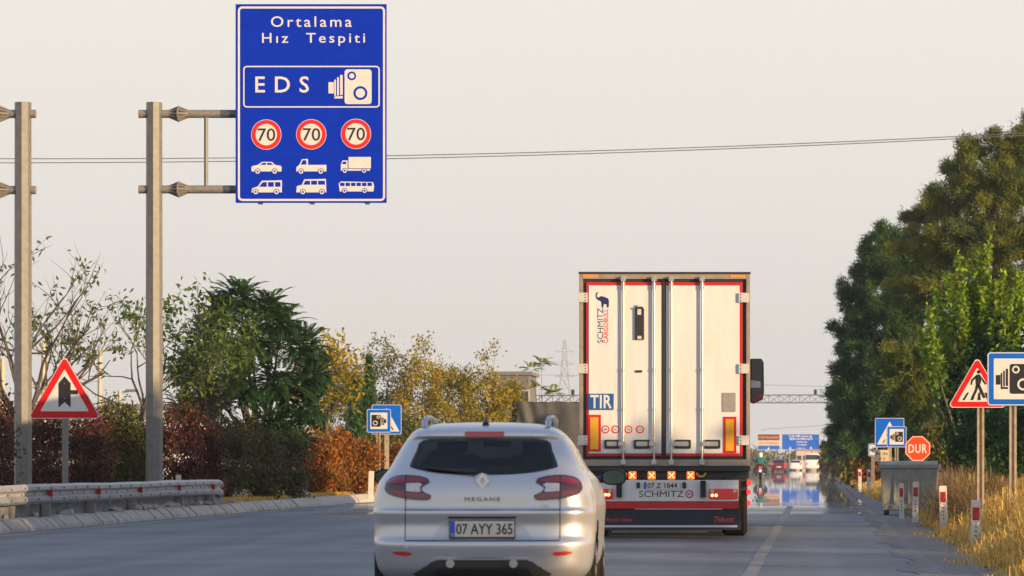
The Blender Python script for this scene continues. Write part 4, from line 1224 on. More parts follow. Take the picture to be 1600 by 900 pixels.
far_car('dark blue car glimpsed between the silver car and the lorry', 893, 98, mat('navy_paint', (0.012, 0.02, 0.07), 0.3, 0, coat=.5), None, rz=R(1))
# far lorry
fl_ = thing('distant_lorry', 'pale blue grey box lorry far ahead right of the white van', 'lorry', (WX(1289, 760), 760, 0))
MB().box(-1.2, 1.2, 0, 9, 1.0, 3.2).build('box_body', mat('pale_blue_paint', (0.35, 0.4, 0.5), 0.5, 0, 0.05, 2), fl_, bevel=.05)
MB().box(-1.15, 1.15, 9.3, 11.2, .7, 2.7).build('cab', mat('pale_blue_paint', (0.35, 0.4, 0.5)), fl_, bevel=.15)
MB().box(-1.1, 1.1, .1, 9, .7, .995).build('chassis', blk_p, fl_)
for yy in (1.5, 10):
    for s_ in (-1, 1):
        MB().lathe([(.2, -.15), (.48, -.15), (.5, 0), (.48, .15), (.2, .15)], 'X', (s_ * .95, yy, .5), 16).build('wheel', tyre_m, fl_)
for s_ in (-1, 1): MB().box(s_ * 1.0 - .15, s_ * 1.0 + .15, -.03, -.001, 1.02, 1.2).build('tail_lamp', MATS['brake_lit'], fl_)

# tarpaulin truck left of the lorry
TYT = 150.0
tt = thing('tarpaulin_truck', 'truck with a creased dark grey tarpaulin half hidden behind the white lorry', 'truck', (WX(858, TYT), TYT, 0))
hw_ = (905 - 808) / S(TYT) / 2 + .03
ztop = WZ(628, TYT)
tarp_m = mat('tarpaulin', (0.05, 0.05, 0.05), 0.75, 0, 0, 1.5, 0.35, 7, col2=(0.09, 0.088, 0.084))
mb = MB(); rng = random.Random(8)
def tarp_fold(a, b):   # creases hanging from the corner
    return 0.05 * math.sin(14 * (a * 1.0 + 0.55 * b)) * max(0, 1 - abs(a + .7) * 1.3) + 0.018 * math.sin(9 * a + 3 * b)
N_ = 36
vs = []
for j in range(N_ + 1):
    for i in range(N_ + 1):
        a = -1 + 2 * i / N_; b = j / N_
        vs.append((a * hw_, -tarp_fold(a, b), 1.1 + (ztop - 1.1) * b + .025 * math.sin(6 * a) * (b > .97)))
mb.add(vs, [(j * (N_ + 1) + i, j * (N_ + 1) + i + 1, (j + 1) * (N_ + 1) + i + 1, (j + 1) * (N_ + 1) + i) for j in range(N_) for i in range(N_)])
for s_ in (-1, 1):
    mb.add([(s_ * hw_, 0, 1.1), (s_ * hw_, 7.5, 1.1), (s_ * hw_, 7.5, ztop), (s_ * hw_, 0, ztop)], [(0, 1, 2, 3)])
mb.add([(-hw_, 0, ztop), (hw_, 0, ztop), (hw_, 7.5, ztop), (-hw_, 7.5, ztop)], [(0, 1, 2, 3)])
mb.build('tarpaulin', tarp_m, tt, smooth=40)
MB().box(-hw_ - .02, hw_ + .02, .02, 7.5, .95, 1.098).build('flat_bed', blk_p, tt)
MB().box(-1.05, 1.05, 7.8, 9.8, .6, 2.7).build('cab', mat('navy_cab', (0.02, 0.04, 0.14), 0.4, coat=.4), tt, bevel=.12)
MB().box(-.45, .45, .3, 9.5, .6, .949).build('chassis', blk_p, tt)
for yy in (1.6, 8.7):
    for s_ in (-1, 1):
        t = MB().lathe([(.2, -.15), (.46, -.15), (.5, -.1), (.5, .1), (.46, .15), (.2, .15)], 'X', (s_ * .95, yy, .5), 20).build('wheel', tyre_m, tt, smooth=40)
for s_ in (-1, 1): MB().box(s_ * .95 - .15, s_ * .95 + .15, -.03, .018, .97, 1.08).build('tail_lamp', lens_red, tt)

# motorcycle and rider
BYM = 238.0
mo_ = thing('motorcycle', 'dark motorcycle with a lit tail lamp riding just past the lorry', 'motorcycle', (WX(1188, BYM), BYM, 0))
for yy, nm_ in ((.35, 'rear'), (1.72, 'front')):
    w_ = MB().lathe([(.24, -.05), (.3, -.07), (.33, -.03), (.33, .03), (.3, .07), (.24, .05)], 'X', (0, yy, .33), 22).build('wheel', tyre_m, mo_, smooth=40)
    MB().lathe([(.03, -.04), (.245, -.02), (.245, .02), (.03, .04)], 'X', (0, yy, .33), 16).build('rim', rim_m, w_)
MB().path([(0, .1, .86), (0, .5, .82), (0, .9, .8), (0, 1.2, .95), (0, 1.45, .98)], [.09, .15, .14, .2, .1], 10).build('tank_and_seat', mat('bike_black', (0.02, 0.02, 0.022), 0.3, coat=.5), mo_, smooth=60)
MB().box(-.16, .16, .7, 1.3, .3, .72).build('engine', galv_dull, mo_, bevel=.05)
MB().path([(0, 1.72, .33), (0, 1.5, .95), (0, 1.45, 1.08)], [.05, .05, .04], 8).build('fork', galv, mo_)
MB().path([(-.4, 1.25, 1.08), (-.15, 1.45, 1.1), (.15, 1.45, 1.1), (.4, 1.25, 1.08)], .02, 8).build('handlebar', plastic, mo_)
MB().prism(rrect(-.1, .74, .1, .84, .03), .0, .06).build('tail_lamp', red_l, mo_)
MB().prism(rrect(-.09, .5, .09, .68, .01), .02, .035).build('number_plate', sign_cream, mo_)
MB().path([(.18, .9, .3), (.2, .5, .35), (.2, .1, .42)], [.035, .05, .06], 8).build('exhaust', chrome, mo_)
for s_ in (-1, 1):
    MB().box(s_ * .32 - .12, s_ * .32 + .12, .1, .6, .42, .78).build('pannier', plastic, mo_, bevel=.04)
    MB().path([(s_ * .05, .35, .33), (s_ * .1, .8, .5)], .025, 6).build('swing_arm', galv_dull, mo_)
    MB().prism(rrect(s_ * .46 - .07, 1.22, s_ * .46 + .07, 1.32, .03), 1.3, 1.33).build('bike_mirror', plastic, mo_)
rd = thing('person', 'motorcycle rider in a teal top and white helmet riding past the lorry', 'person', (WX(1188, BYM), BYM + .62, .82))
me = bpy.data.meshes.new('rider_body')
J = [(0, 0, .08), (0, .06, .3), (0, .14, .5), (0, .17, .6), (-.2, .16, .53), (-.33, .35, .32), (-.36, .58, .3), (.2, .16, .53), (.33, .35, .32), (.36, .58, .3),
     (-.14, .05, .02), (-.3, .4, -.06), (-.27, .2, -.48), (-.27, .32, -.53), (.14, .05, .02), (.3, .4, -.06), (.27, .2, -.48), (.27, .32, -.53)]
RR = [.16, .15, .16, .07, .085, .06, .045, .085, .06, .045, .11, .085, .055, .05, .11, .085, .055, .05]
E = [(0, 1), (1, 2), (2, 3), (2, 4), (4, 5), (5, 6), (2, 7), (7, 8), (8, 9), (0, 10), (10, 11), (11, 12), (12, 13), (0, 14), (14, 15), (15, 16), (16, 17)]
me.from_pydata(J, E, [])
body = bpy.data.objects.new('rider_body', me)
link(body, rd)
sk = body.modifiers.new('skin', 'SKIN')
for i, r_ in enumerate(RR):
    me.skin_vertices[0].data[i].radius = (r_, r_)
me.skin_vertices[0].data[0].use_root = True
ss = body.modifiers.new('subd', 'SUBSURF'); ss.levels = 2; ss.render_levels = 2
rm = bpy.data.materials.new('rider_clothes'); rm.use_nodes = True
n_ = rm.node_tree.nodes; l_ = rm.node_tree.links
tc_ = n_.new('ShaderNodeTexCoord'); sp_ = n_.new('ShaderNodeSeparateXYZ'); l_.new(tc_.outputs['Object'], sp_.inputs[0])
cr = n_.new('ShaderNodeValToRGB'); cr.color_ramp.interpolation = 'CONSTANT'
cr.color_ramp.elements[0].color = (.02, .02, .028, 1); cr.color_ramp.elements[1].position = .2; cr.color_ramp.elements[1].color = (.015, .15, .135, 1)
l_.new(sp_.outputs['Z'], cr.inputs[0]); l_.new(cr.outputs[0], n_['Principled BSDF'].inputs['Base Color']); n_['Principled BSDF'].inputs['Roughness'].default_value = .8
me.materials.append(rm)
hm = MB().lathe([(.02, -.15), (.1, -.14), (.13, -.05), (.135, .03), (.11, .1), (.06, .14), (.01, .15)], 'Z', (0, .19, .76), 16).build('helmet', mat('helmet_white', (0.75, 0.74, 0.72), 0.25, coat=.5), rd, smooth=60)
MB().prism(rrect(-.1, .7, .1, .8, .04), .29, .33).build('visor', plastic, hm)

# ------------------------------------------------------------------ gantry, far signs, wires, pylon
GY = 350.0
gan = thing('truss_gantry', 'thin blue grey lattice gantry spanning the road far ahead', 'gantry', (0, GY, 0))
gm = mat('gantry_steel', (0.2, 0.24, 0.28), 0.5, 0.4)
za, zb2 = WZ(630, GY), WZ(618, GY)
xa, xb = WX(800, GY), 6.0
chord = MB()
for yy in (-.4, .4):
    for z in (za, zb2):
        chord.tube((xa, yy, z), (xb, yy, z + .06), .05, n=6)
chord.build('chord', gm, gan)
nb_ = 36
for i in range(nb_):
    p, q = xa + (xb - xa) * i / nb_, xa + (xb - xa) * (i + 1) / nb_
    mb = MB()
    mb.tube((p, -.4, za), (q, -.4, zb2), .026, n=5); mb.tube((p, -.405, zb2), (q, -.405, za), .026, n=5)
    mb.tube((p, -.4, za), (p, -.4, zb2), .036, n=5); mb.tube((p, -.4, za), (p, .4, za), .022, n=5); mb.tube((p, .4, za), (q, .4, zb2), .024, n=5)
    mb.build('truss_bay', gm, gan)
for x in (xa + .3, xb - .3):
    MB().tube((x, 0, 0), (x, 0, zb2), .2, .17, 12).build('gantry_leg', gm, gan)
for px, py in ((1274, 612), (895, 618)):
    MB().box(WX(px, GY) - .14, WX(px, GY) + .14, -.3, .3, zb2 + .04, zb2 + .55).build('gantry_camera', plastic, gan, bevel=.05)
# blue direction signs
FY = 600.0
def far_sign(label, px0, px1, rows, lines, dots=()):
    r_ = thing('direction_sign', label, 'road sign', (WX((px0 + px1) / 2, FY), FY, 0))
    w_ = (px1 - px0) / S(FY) / 2
    z0, z1 = WZ(703, FY), WZ(678, FY)
    f = MB().prism(rect(-w_, z0, w_, z1), 0, .03).build('sign_panel', sign_cream, r_)
    for (a, b, m) in rows:
        flat('field', [rect(-w_ + .1, z1 - (z1 - z0) * b + (.06 if b > .99 else 0), w_ - .1, z1 - (z1 - z0) * a - (.06 if a < .01 else 0))], m, f, 0, .01)
    for (s_, x0_, x1_, a, b) in lines:
        r2 = random.Random(s_); x = -w_ + 2 * w_ * x0_; bars = []
        while x < -w_ + 2 * w_ * x1_:      # too far off to read: a row of letter-sized strokes
            d_ = r2.uniform(.08, .2)
            bars.append(rect(x, z1 - (z1 - z0) * b, x + d_, z1 - (z1 - z0) * (a + r2.choice((0, .03))))); x += d_ + r2.choice((.05, .06, .07, .16))
        flat('lettering', Joined(bars), sign_cream if rows[0][2] is sign_blue2 else mat('sign_tan_strokes', (0.5, 0.26, 0.14)), f, -.01, .01)
    for (u_, v_) in dots:
        flat('arrow_mark', [[(-w_ + 2 * w_ * u_ - .22, z1 - (z1 - z0) * v_), (-w_ + 2 * w_ * u_ + .22, z1 - (z1 - z0) * v_), (-w_ + 2 * w_ * u_, z1 - (z1 - z0) * v_ + .4)]], sign_cream, f, -.01, .01)
    for u_ in (-.6, .6):
        MB().tube((u_ * w_, .12, 0), (u_ * w_, .12, z1 - .1), .08, n=8).build('post', galv, r_)
far_sign('wide blue direction sign far ahead above the road traffic', 1221, 1281, [(0, 1, sign_blue2)], [(1, .2, .7, .08, .2), (2, .22, .8, .25, .37), (3, .4, .66, .45, .55), (4, .4, .64, .64, .72), (5, .4, .6, .86, .92)], ((.76, .22), (.23, .95), (.77, .93)))
far_sign('smaller brown, cream and blue sign far ahead left of the blue direction sign', 1183, 1219, [(0, .4, mat('sign_brown', (0.16, 0.03, 0.03), .5)), (.42, .72, mat('sign_cream2', (0.62, 0.5, 0.38), .5)), (.73, 1, sign_blue2)], [(6, .06, .94, .14, .28), (7, .06, .94, .5, .64)], ((.5, .97),))
# overhead wires
wm = mat('wire', (0.12, 0.12, 0.13), 0.6)
WY = 140.0
for (l0, l1, r1, lab) in ((248, 240, 213, 'upper overhead wire crossing the sky behind the blue EDS sign'), (254.5, 244.5, 216.5, 'lower overhead wire crossing the sky behind the blue EDS sign')):
    mb = MB(); pts = []
    for px in range(-400, 2100, 60):
        t = px / 1500
        a = l0 + (l1 - l0) * 2 * t if False else None
        # parabola through (0,l0) (700,l1) (1500,r1)
        L0 = (px - 700) * (px - 1500) / (700 * 1500); L1 = px * (px - 1500) / (700 * (700 - 1500)); L2 = px * (px - 700) / (1500 * 800)
        pts.append((WX(px, WY), WY, WZ(l0 * L0 + (l1 + 1.5) * L1 + r1 * L2, WY)))
    mb.path(pts, .017, 5)
    tag(mb.build('overhead_wire', wm), lab, 'wire')
for (a, b, yy, lab) in (((1190, 671), (1420, 652), 420, 'faint wire sloping above the far blue signs'), ((1150, 600), (1420, 604), 700, 'faint level wire right of the lorry mirror'), ((700, 580), (1000, 588), 1150, 'faint wire strung from the far pylon')):
    mb = MB(); mb.path([(WX(a[0], yy), yy, WZ(a[1], yy)), (WX((a[0] + b[0]) / 2, yy), yy, WZ((a[1] + b[1]) / 2 + 2, yy)), (WX(b[0], yy), yy, WZ(b[1], yy))], .012 * yy / 250, 4)
    tag(mb.build('overhead_wire', wm), lab, 'wire')
PYY = 2200.0
py_t = thing('lattice_pylon', 'tall faint lattice power pylon in the haze left of the lorry', 'pylon', (WX(882, PYY), PYY, 0))
pm = mat('pylon_steel', (0.25, 0.25, 0.26), 0.6, 0.3)
ht = WZ(530, PYY)
mb = MB(); mb2 = MB()
lv = [0, .22, .42, .58, .7, .8, .9, 1.0]
def hwid(t): return 6.2 * (1 - t) ** 1.15 + .6
for k in range(len(lv) - 1):
    a, b = lv[k], lv[k + 1]
    for sx_, sy_ in ((-1, -1), (1, -1), (1, 1), (-1, 1)):
        mb.tube((sx_ * hwid(a), sy_ * hwid(a), a * ht), (sx_ * hwid(b), sy_ * hwid(b), b * ht), .13, n=4)
    for s_ in (-1, 1):
        mb2.tube((-hwid(a), s_ * hwid(a), a * ht), (hwid(b), s_ * hwid(b), b * ht), .09, n=4); mb2.tube((hwid(a), s_ * hwid(a), a * ht), (-hwid(b), s_ * hwid(b), b * ht), .13, n=4)
        mb2.tube((s_ * hwid(a), -hwid(a), a * ht), (s_ * hwid(b), hwid(b), b * ht), .13, n=4)
mb.build('leg', pm, py_t); mb2.build('bracing', pm, py_t)
for t in (.7, .8, .9):
    MB().tube((-5.6, 0, t * ht), (5.6, 0, t * ht), .2, n=4).tube((-5.6, 0, t * ht), (0, 0, t * ht + 2.3), .13, n=4).tube((5.6, 0, t * ht), (0, 0, t * ht + 2.3), .13, n=4).build('cross_arm', pm, py_t)
# ------------------------------------------------------------------ vegetation
def mesh_np(name, V, Fq, m, tint=None, parent=None, nside=4):
    me = bpy.data.meshes.new(name)
    nv, nf = len(V), len(Fq)
    me.vertices.add(nv); me.loops.add(nf * nside); me.polygons.add(nf)
    me.vertices.foreach_set('co', np.ascontiguousarray(V, np.float32).ravel())
    me.loops.foreach_set('vertex_index', np.ascontiguousarray(Fq, np.int32).ravel())
    me.polygons.foreach_set('loop_start', np.arange(0, nf * nside, nside, dtype=np.int32))
    me.update(calc_edges=True)
    if tint is not None:
        at = me.attributes.new('tint', 'FLOAT', 'POINT')
        at.data.foreach_set('value', np.ascontiguousarray(tint, np.float32))
    me.materials.append(m)
    return link(bpy.data.objects.new(name, me), parent)
def unit(a): return a / np.maximum(1e-6, np.linalg.norm(a, axis=-1, keepdims=True))
def leaves(rs, P, L, W, bias=(0, 0, 0), jit=1.0, tint_base=None, fold=0.18):
    """one folded leaf (quad) per point; returns verts, faces, tint"""
    n = len(P)
    d = unit(rs.normal(size=(n, 3)) * jit + np.array(bias))
    u = unit(np.cross(d, rs.normal(size=(n, 3))))
    nn = np.cross(d, u)
    l = (L * rs.uniform(.65, 1.3, n))[:, None]; w = (W * rs.uniform(.65, 1.3, n))[:, None]
    V = np.stack([P, P + d * l * .45 + u * w * .5 + nn * w * fold, P + d * l, P + d * l * .45 - u * w * .5 + nn * w * fold], 1).reshape(-1, 3)
    Fq = np.arange(4 * n).reshape(n, 4)
    t = (tint_base if tint_base is not None else np.full(n, .5)) + rs.normal(0, .16, n)
    return V, Fq, np.repeat(np.clip(t, 0, 1), 4)
def blob_points(rs, c, r, nclump, per, spread, shell=.55, noise=.25, zmin=None):
    """points in clumps over an uneven ellipsoid"""
    d = unit(rs.normal(size=(nclump, 3)))
    ph = rs.uniform(0, 6, 6)
    bump_ = 1 + noise * (np.sin(3.1 * d[:, 0] + ph[0]) * np.sin(2.7 * d[:, 2] + ph[1]) + .7 * np.sin(5.3 * d[:, 1] + ph[2] + 3 * d[:, 2]) + .5 * np.sin(7 * d[:, 0] - 6 * d[:, 2] + ph[3]))
    rad = (shell + (1 - shell) * rs.uniform(0, 1, nclump) ** .6) * bump_
    C = np.array(c) + d * rad[:, None] * np.array(r)
    if zmin is not None: C[:, 2] = np.maximum(C[:, 2], zmin + rs.uniform(0, .2, nclump))
    P = np.repeat(C, per, 0) + rs.normal(size=(nclump * per, 3)) * spread
    if zmin is not None: P[:, 2] = np.maximum(P[:, 2], zmin + rs.uniform(-.05, .1, len(P)))
    tb = np.repeat(rs.uniform(.25, .75, nclump), per)
    return C, P, tb
bark = mat('bark', (0.11, 0.085, 0.065), 0.9, 0, 0.35, 9, 0.6, 22, stretch=(1, 1, .3))
bark_grey = mat('grey_bark', (0.095, 0.078, 0.07), 0.9, 0, 0.3, 9, 0.5, 22, stretch=(1, 1, .3))
def branch_tree(rng, trunk_h, r0, n_main, L, up, depth=3, twist=.25, split=(2, 3), sweep=None):
    """trunk, limbs and twigs; returns MBs and twig points with directions"""
    tr_, tw = MB(), MB(); tips = []
    pts = [Vector((0, 0, -.1))]
    for i in range(1, 5): pts.append(Vector((rng.uniform(-.06, .06) * trunk_h * .3, rng.uniform(-.06, .06), trunk_h * i / 4)))
    tr_.path(pts, [r0 * 1.25, r0, r0 * .92, r0 * .88, r0 * .8], 9)
    def grow(p, d, l, r, dep):
        n = 4; q = [p]; dd = d.copy()
        for i in range(n):
            dd = (dd + Vector((rng.gauss(0, twist), rng.gauss(0, twist), rng.gauss(0, twist * .6) + up * .12))).normalized()
            q.append(q[-1] + dd * (l / n))
        (tr_ if dep == depth else tw).path(q, [r * (1 - .16 * i) for i in range(n + 1)], 6 if dep > 1 else 4)
        if dep <= 1:
            for k in range(1, n + 1): tips.append((q[k], dd, dep))
        if dep > 0:
            for k in range(rng.randint(*split)):
                t = rng.randint(2, n)
                nd = (dd + Vector((rng.gauss(0, .55), rng.gauss(0, .55), rng.gauss(0.1, .4)))).normalized()
                grow(q[t], nd, l * rng.uniform(.55, .75), r * .5, dep - 1)
    for i in range(n_main):
        a = 2 * math.pi * (i + rng.uniform(-.3, .3)) / n_main
        el = rng.uniform(.25, 1.15) if sweep is None else rng.uniform(*sweep)
        grow(pts[-1] - Vector((0, 0, rng.uniform(0, .15) * trunk_h)), Vector((math.cos(a) * math.cos(el), math.sin(a) * math.cos(el), math.sin(el))), L * rng.uniform(.8, 1.15), r0 * .5, depth)
    return tr_, tw, tips
def tips_np(tips): return np.array([t[0][:] for t in tips]), np.array([t[1][:] for t in tips])

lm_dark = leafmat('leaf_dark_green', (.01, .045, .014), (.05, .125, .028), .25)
lm_green = leafmat('leaf_green', (.035, .085, .014), (.13, .18, .025), .35)
lm_lime = leafmat('leaf_lime', (.04, .14, .008), (.3, .42, .03), .4)
lm_gold = leafmat('leaf_gold', (.1, .115, .01), (.5, .35, .02), .4)
lm_olive = leafmat('leaf_olive', (.07, .095, .025), (.26, .22, .04), .35)
lm_maroon = leafmat('leaf_maroon', (.04, .012, .013), (.16, .06, .035), .25)
lm_brown = leafmat('leaf_brown_green', (.05, .045, .018), (.15, .125, .035), .25)
lm_orange = leafmat('leaf_orange', (.09, .08, .012), (.5, .15, .02), .35)
lm_pine = leafmat('needle_pine', (.012, .055, .024), (.065, .15, .035), .15)
lm_pine_w = leafmat('needle_olive', (.02, .07, .013), (.22, .235, .022), .2)
lm_yew = leafmat('leaf_yew', (.02, .045, .015), (.14, .13, .02), .3)

def shrub(label, px, Y, top, w, m, seed, group, base=.15, n=46, per=70, leaf=.075, cat='shrub', name='shrub', spiky=.0):
    s = S(Y); h = WZ(top, Y) - base
    r_ = thing(name, label, cat, (WX(px, Y), Y, base), 0, group)
    rs = np.random.RandomState(seed); rng = random.Random(seed)
    rx = w / s / 2
    C, P, tb = blob_points(rs, (0, 0, h * .52), (rx, rx * .9, h * .5), n, per, .11 + .03 * rx, .5, .2, .04)
    if spiky:
        P[:, 2] += np.abs(rs.normal(0, spiky, len(P))) * (P[:, 2] > h * .5)
    V, Fq, t = leaves(rs, P, leaf * 1.5, leaf * .75, (0, 0, .35), 1, tb)
    mesh_np('foliage', V, Fq, m, t, r_)
    st_ = MB()
    for i in range(0, len(C), 3):
        c = Vector(C[i]); st_.path([(c.x * .1, c.y * .1, -.05), (c.x * .45, c.y * .45, c.z * .5), c], [.03, .018, .006], 5)
    st_.build('stem', bark, r_)
    return r_
G1 = 'dark red shrubs of the hedge behind the barrier'
k = 0
for px, Y, top, w, lab in ((-25, 74, 660, 80, 'dark red shrub at the left picture edge behind the barrier'), (22, 80, 652, 85, 'dark red shrub at the foot of the bare tree'), (72, 78, 668, 75, 'dark red shrub left of the warning triangle post'),
                      (128, 80, 655, 80, 'dark red shrub right of the warning triangle post'), (160, 84, 662, 70, 'dark red shrub left of the yellow green column shrub'), (222, 86, 668, 60, 'dark red shrub directly left of the sign mast foot'),
                      (283, 84, 646, 75, 'tall dark red shrub directly right of the sign mast foot'), (316, 90, 668, 60, 'dark red shrub under the small leafy tree')):
    k += 1; shrub(lab, px, Y, top, w, lm_maroon, 100 + k, G1, n=54, per=80, leaf=.062, spiky=.17)
shrub('yellow green column shaped shrub between the dark red shrubs', 197, 83, 640, 36, lm_yew, 131, 'column shrubs', n=50, per=70, leaf=.055, spiky=.1)
shrub('dark green column shaped shrub beside the yellow green one', 172, 86, 632, 34, lm_yew, 132, 'column shrubs', n=50, per=70, leaf=.055, spiky=.1)
G2 = 'brownish shrubs below the dark green tree'
for i, (px, Y, top, w, lab) in enumerate(((352, 94, 664, 80, 'brownish green shrub below the small leafy tree'), (405, 96, 680, 80, 'brownish green shrub below the dark green tree'), (452, 99, 690, 65, 'low brownish green shrub left of the plain pale post'))):
    shrub(lab, px, Y, top, w, lm_brown, 140 + i, G2, n=54, per=80, leaf=.07, spiky=.15)
G3 = 'orange hedge shrubs before the yellow tree'
for i, (px, Y, top, w, lab) in enumerate(((497, 108, 690, 50, 'greenish orange shrub at the left end of the orange hedge'), (528, 110, 680, 58, 'bright orange shrub in the middle of the orange hedge'), (566, 112, 690, 50, 'orange green shrub of the hedge left of the blue signs'), (622, 116, 700, 60, 'dull orange shrub of the hedge behind the silver car roof'))):
    shrub(lab, px, Y, top, w, lm_orange, 150 + i, G3, n=60, per=80, leaf=.075, spiky=.04)

def leafy_tree(name, label, px, Y, top, crown_px, m, seed, base=.15, trunk=.45, bark_m=None, n=70, per=60, leaf=.12, spread=.22, cz=.66, rzf=.36, r0=.07, cat='tree', shell=.35, group=None, droop=0.0, noise=.25, offx=0):
    s = S(Y); h = WZ(top, Y) - base
    r_ = thing(name, label, cat, (WX(px, Y), Y, base), 0, group)
    rs = np.random.RandomState(seed); rng = random.Random(seed)
    rx = crown_px / s / 2
    C, P, tb = blob_points(rs, (offx / s, 0, h * cz), (rx, rx, h * rzf), n, per, spread, shell, noise)
    V, Fq, t = leaves(rs, P, leaf * 1.5, leaf * .7, (0, 0, .2 - droop), 1, tb)
    mesh_np('crown', V, Fq, m, t, r_)
    tb_ = MB(); zt2 = h * trunk
    tp = [Vector((0, 0, -.1)), Vector((rng.uniform(-.08, .08), 0, zt2 * .5)), Vector((rng.uniform(-.1, .1), rng.uniform(-.1, .1), zt2)), Vector((offx / s * .5, 0, h * .8))]
    tb_.path(tp, [r0 * 1.3, r0, r0 * .85, r0 * .3], 9)
    for i in range(0, len(C), 2):
        c = Vector(C[i]); st = tp[2] + (tp[3] - tp[2]) * rng.uniform(-.3, .5)
        if c.z < st.z - .5: st = tp[2]
        mid = st * .5 + c * .5 + Vector((0, 0, .08 * (c - st).length))
        tb_.path([st, mid, c], [r0 * .4, r0 * .22, r0 * .07], 5)
    tb_.build('trunk', bark_m or bark, r_, smooth=60)
    return r_
# almost leafless trees behind the barrier
def bare_tree(label, px, Y, th, r0, L, seed, nleaf, m, keep=.5, n_main=8, sweep=(.2, 1.2)):
    rng = random.Random(seed); rs = np.random.RandomState(seed)
    r_ = thing('sparse_tree', label, 'tree', (WX(px, Y), Y, .15), 0, 'sparse trees behind the barrier')
    a, b, tips = branch_tree(rng, th, r0, n_main, L, .5, 3, .14, (2, 3), sweep)
    t_ = a.build('trunk', bark_grey, r_, smooth=60)
    b.build('twigs', bark_grey, t_)
    P, D = tips_np(tips)
    sel = rs.uniform(size=len(P)) < keep
    P = P[sel]
    P = np.repeat(P, nleaf, 0) + rs.normal(size=(len(P) * nleaf, 3)) * .07
    V, Fq, t = leaves(rs, P, .15, .065, (0, 0, -.5), 1, rs.uniform(.2, .8, len(P)))
    mesh_np('crown', V, Fq, m, t, r_)
bare_tree('almost leafless tree with upswept branches before the left mast', 38, 84, 1.75, .12, 2.3, 5, 3, lm_green, .22, 14, (.25, 1.35))
bare_tree('sparse leafy tree with thin branches behind the EDS mast', 222, 90, 2.3, .07, 1.5, 9, 4, lm_green, .5, 7, (.1, 1.2))
leafy_tree('small_tree', 'small light green tree with thin trunk right of the EDS mast', 328, 91, 462, 150, lm_green, 61, n=80, per=26, leaf=.11, spread=.17, cz=.7, rzf=.3, r0=.055, trunk=.4, shell=.25, droop=.5)

# dark green tree with long feathered leaves
def feather_tree(label, px, Y, seed, heads, m, base=.15, frond=.75, nl=11, r0=.1, name='feather_leaf_tree', lw=.055, ll=.2, elmin=-.35):
    rs = np.random.RandomState(seed); rng = random.Random(seed)
    r_ = thing(name, label, 'tree', (WX(px, Y), Y, base))
    s = S(Y); VV, TT = [], []
    tb_ = MB(); fork = Vector((0, 0, .9))
    tb_.path([(0, 0, -.1), (.03, 0, .5), fork], [r0 * 1.3, r0, r0 * .9], 9)
    for (hx, hy, hz, R_, nf) in heads:
        c = Vector((hx, hy, hz))
        tb_.path([fork, fork * .5 + c * .5 + Vector((rng.uniform(-.1, .1), 0, .15)), c], [r0 * .6, r0 * .4, r0 * .15], 6)
        for k in range(nf):
            a = rng.uniform(0, 2 * math.pi); el = math.asin(rng.uniform(elmin, .95))
            d = Vector((math.cos(a) * math.cos(el), math.sin(a) * math.cos(el), math.sin(el)))
            p = c + d * R_ * rng.uniform(.1, 1.0); L = frond * rng.uniform(.7, 1.2)
            side = d.cross(Vector((0, 0, 1))).normalized() if abs(d.z) < .95 else Vector((1, 0, 0))
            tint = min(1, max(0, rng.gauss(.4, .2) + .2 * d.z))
            q = []
            for i in range(nl + 1):
                t = i / nl
                q.append(p + d * L * t + Vector((0, 0, -.38 * L * t * t)))
            for i in range(1, nl + 1):
                tng = (q[i] - q[i - 1]).normalized(); f_ = math.sin(math.pi * min(1, .25 + .75 * i / nl)) * .6 + .45
                for sg in (-1, 1):
                    ld = (side * sg + tng * .55 + Vector((0, 0, -.25))).normalized(); l2 = ll * f_ * rng.uniform(.85, 1.15)
                    nw = tng * lw * .5
                    VV += [q[i], q[i] + ld * l2 * .4 + nw, q[i] + ld * l2, q[i] + ld * l2 * .4 - nw]; TT += [tint] * 4
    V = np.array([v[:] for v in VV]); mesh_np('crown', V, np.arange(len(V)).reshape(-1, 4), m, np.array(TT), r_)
    tb_.build('trunk', bark, r_, smooth=60)
    return r_
rng = random.Random(17)
Yd = 103.0; sD = S(Yd); cxp = 408
def hd(px, py, R_, nf, dy=0): return ((px - cxp) / sD, dy, WZ(py, Yd) - .15, R_, nf)
HEADS = [(a_, b_, c_, d_, int(n_h * 1.8)) for (a_, b_, c_, d_, n_h) in [hd(375, 468, .5, 46), hd(345, 490, .45, 30), hd(420, 480, .4, 30), hd(440, 510, .5, 44, -.3), hd(475, 545, .55, 46, -.2), hd(490, 590, .45, 40), hd(400, 540, .7, 70, -.5), hd(330, 540, .6, 46), hd(300, 580, .55, 40),
     hd(440, 600, .6, 60, -.5), hd(380, 610, .7, 64, -.6), hd(480, 640, .45, 36, -.2), hd(430, 665, .5, 44, -.5), hd(330, 630, .5, 40, -.2), hd(290, 640, .4, 26), hd(390, 680, .5, 36, -.4), hd(460, 690, .4, 26)]]
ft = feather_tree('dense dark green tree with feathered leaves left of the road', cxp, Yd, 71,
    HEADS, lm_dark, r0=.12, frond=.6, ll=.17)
fr_ = np.random.RandomState(12); VV, FF, TT = [], [], []; nvv = 0
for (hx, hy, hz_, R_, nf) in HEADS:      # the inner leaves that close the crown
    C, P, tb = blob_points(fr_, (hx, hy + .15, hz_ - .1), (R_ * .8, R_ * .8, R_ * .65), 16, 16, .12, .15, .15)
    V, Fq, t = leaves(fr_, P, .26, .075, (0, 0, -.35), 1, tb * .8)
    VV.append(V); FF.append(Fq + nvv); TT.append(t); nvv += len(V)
mesh_np('inner_crown', np.concatenate(VV), np.concatenate(FF), lm_dark, np.concatenate(TT), ft)
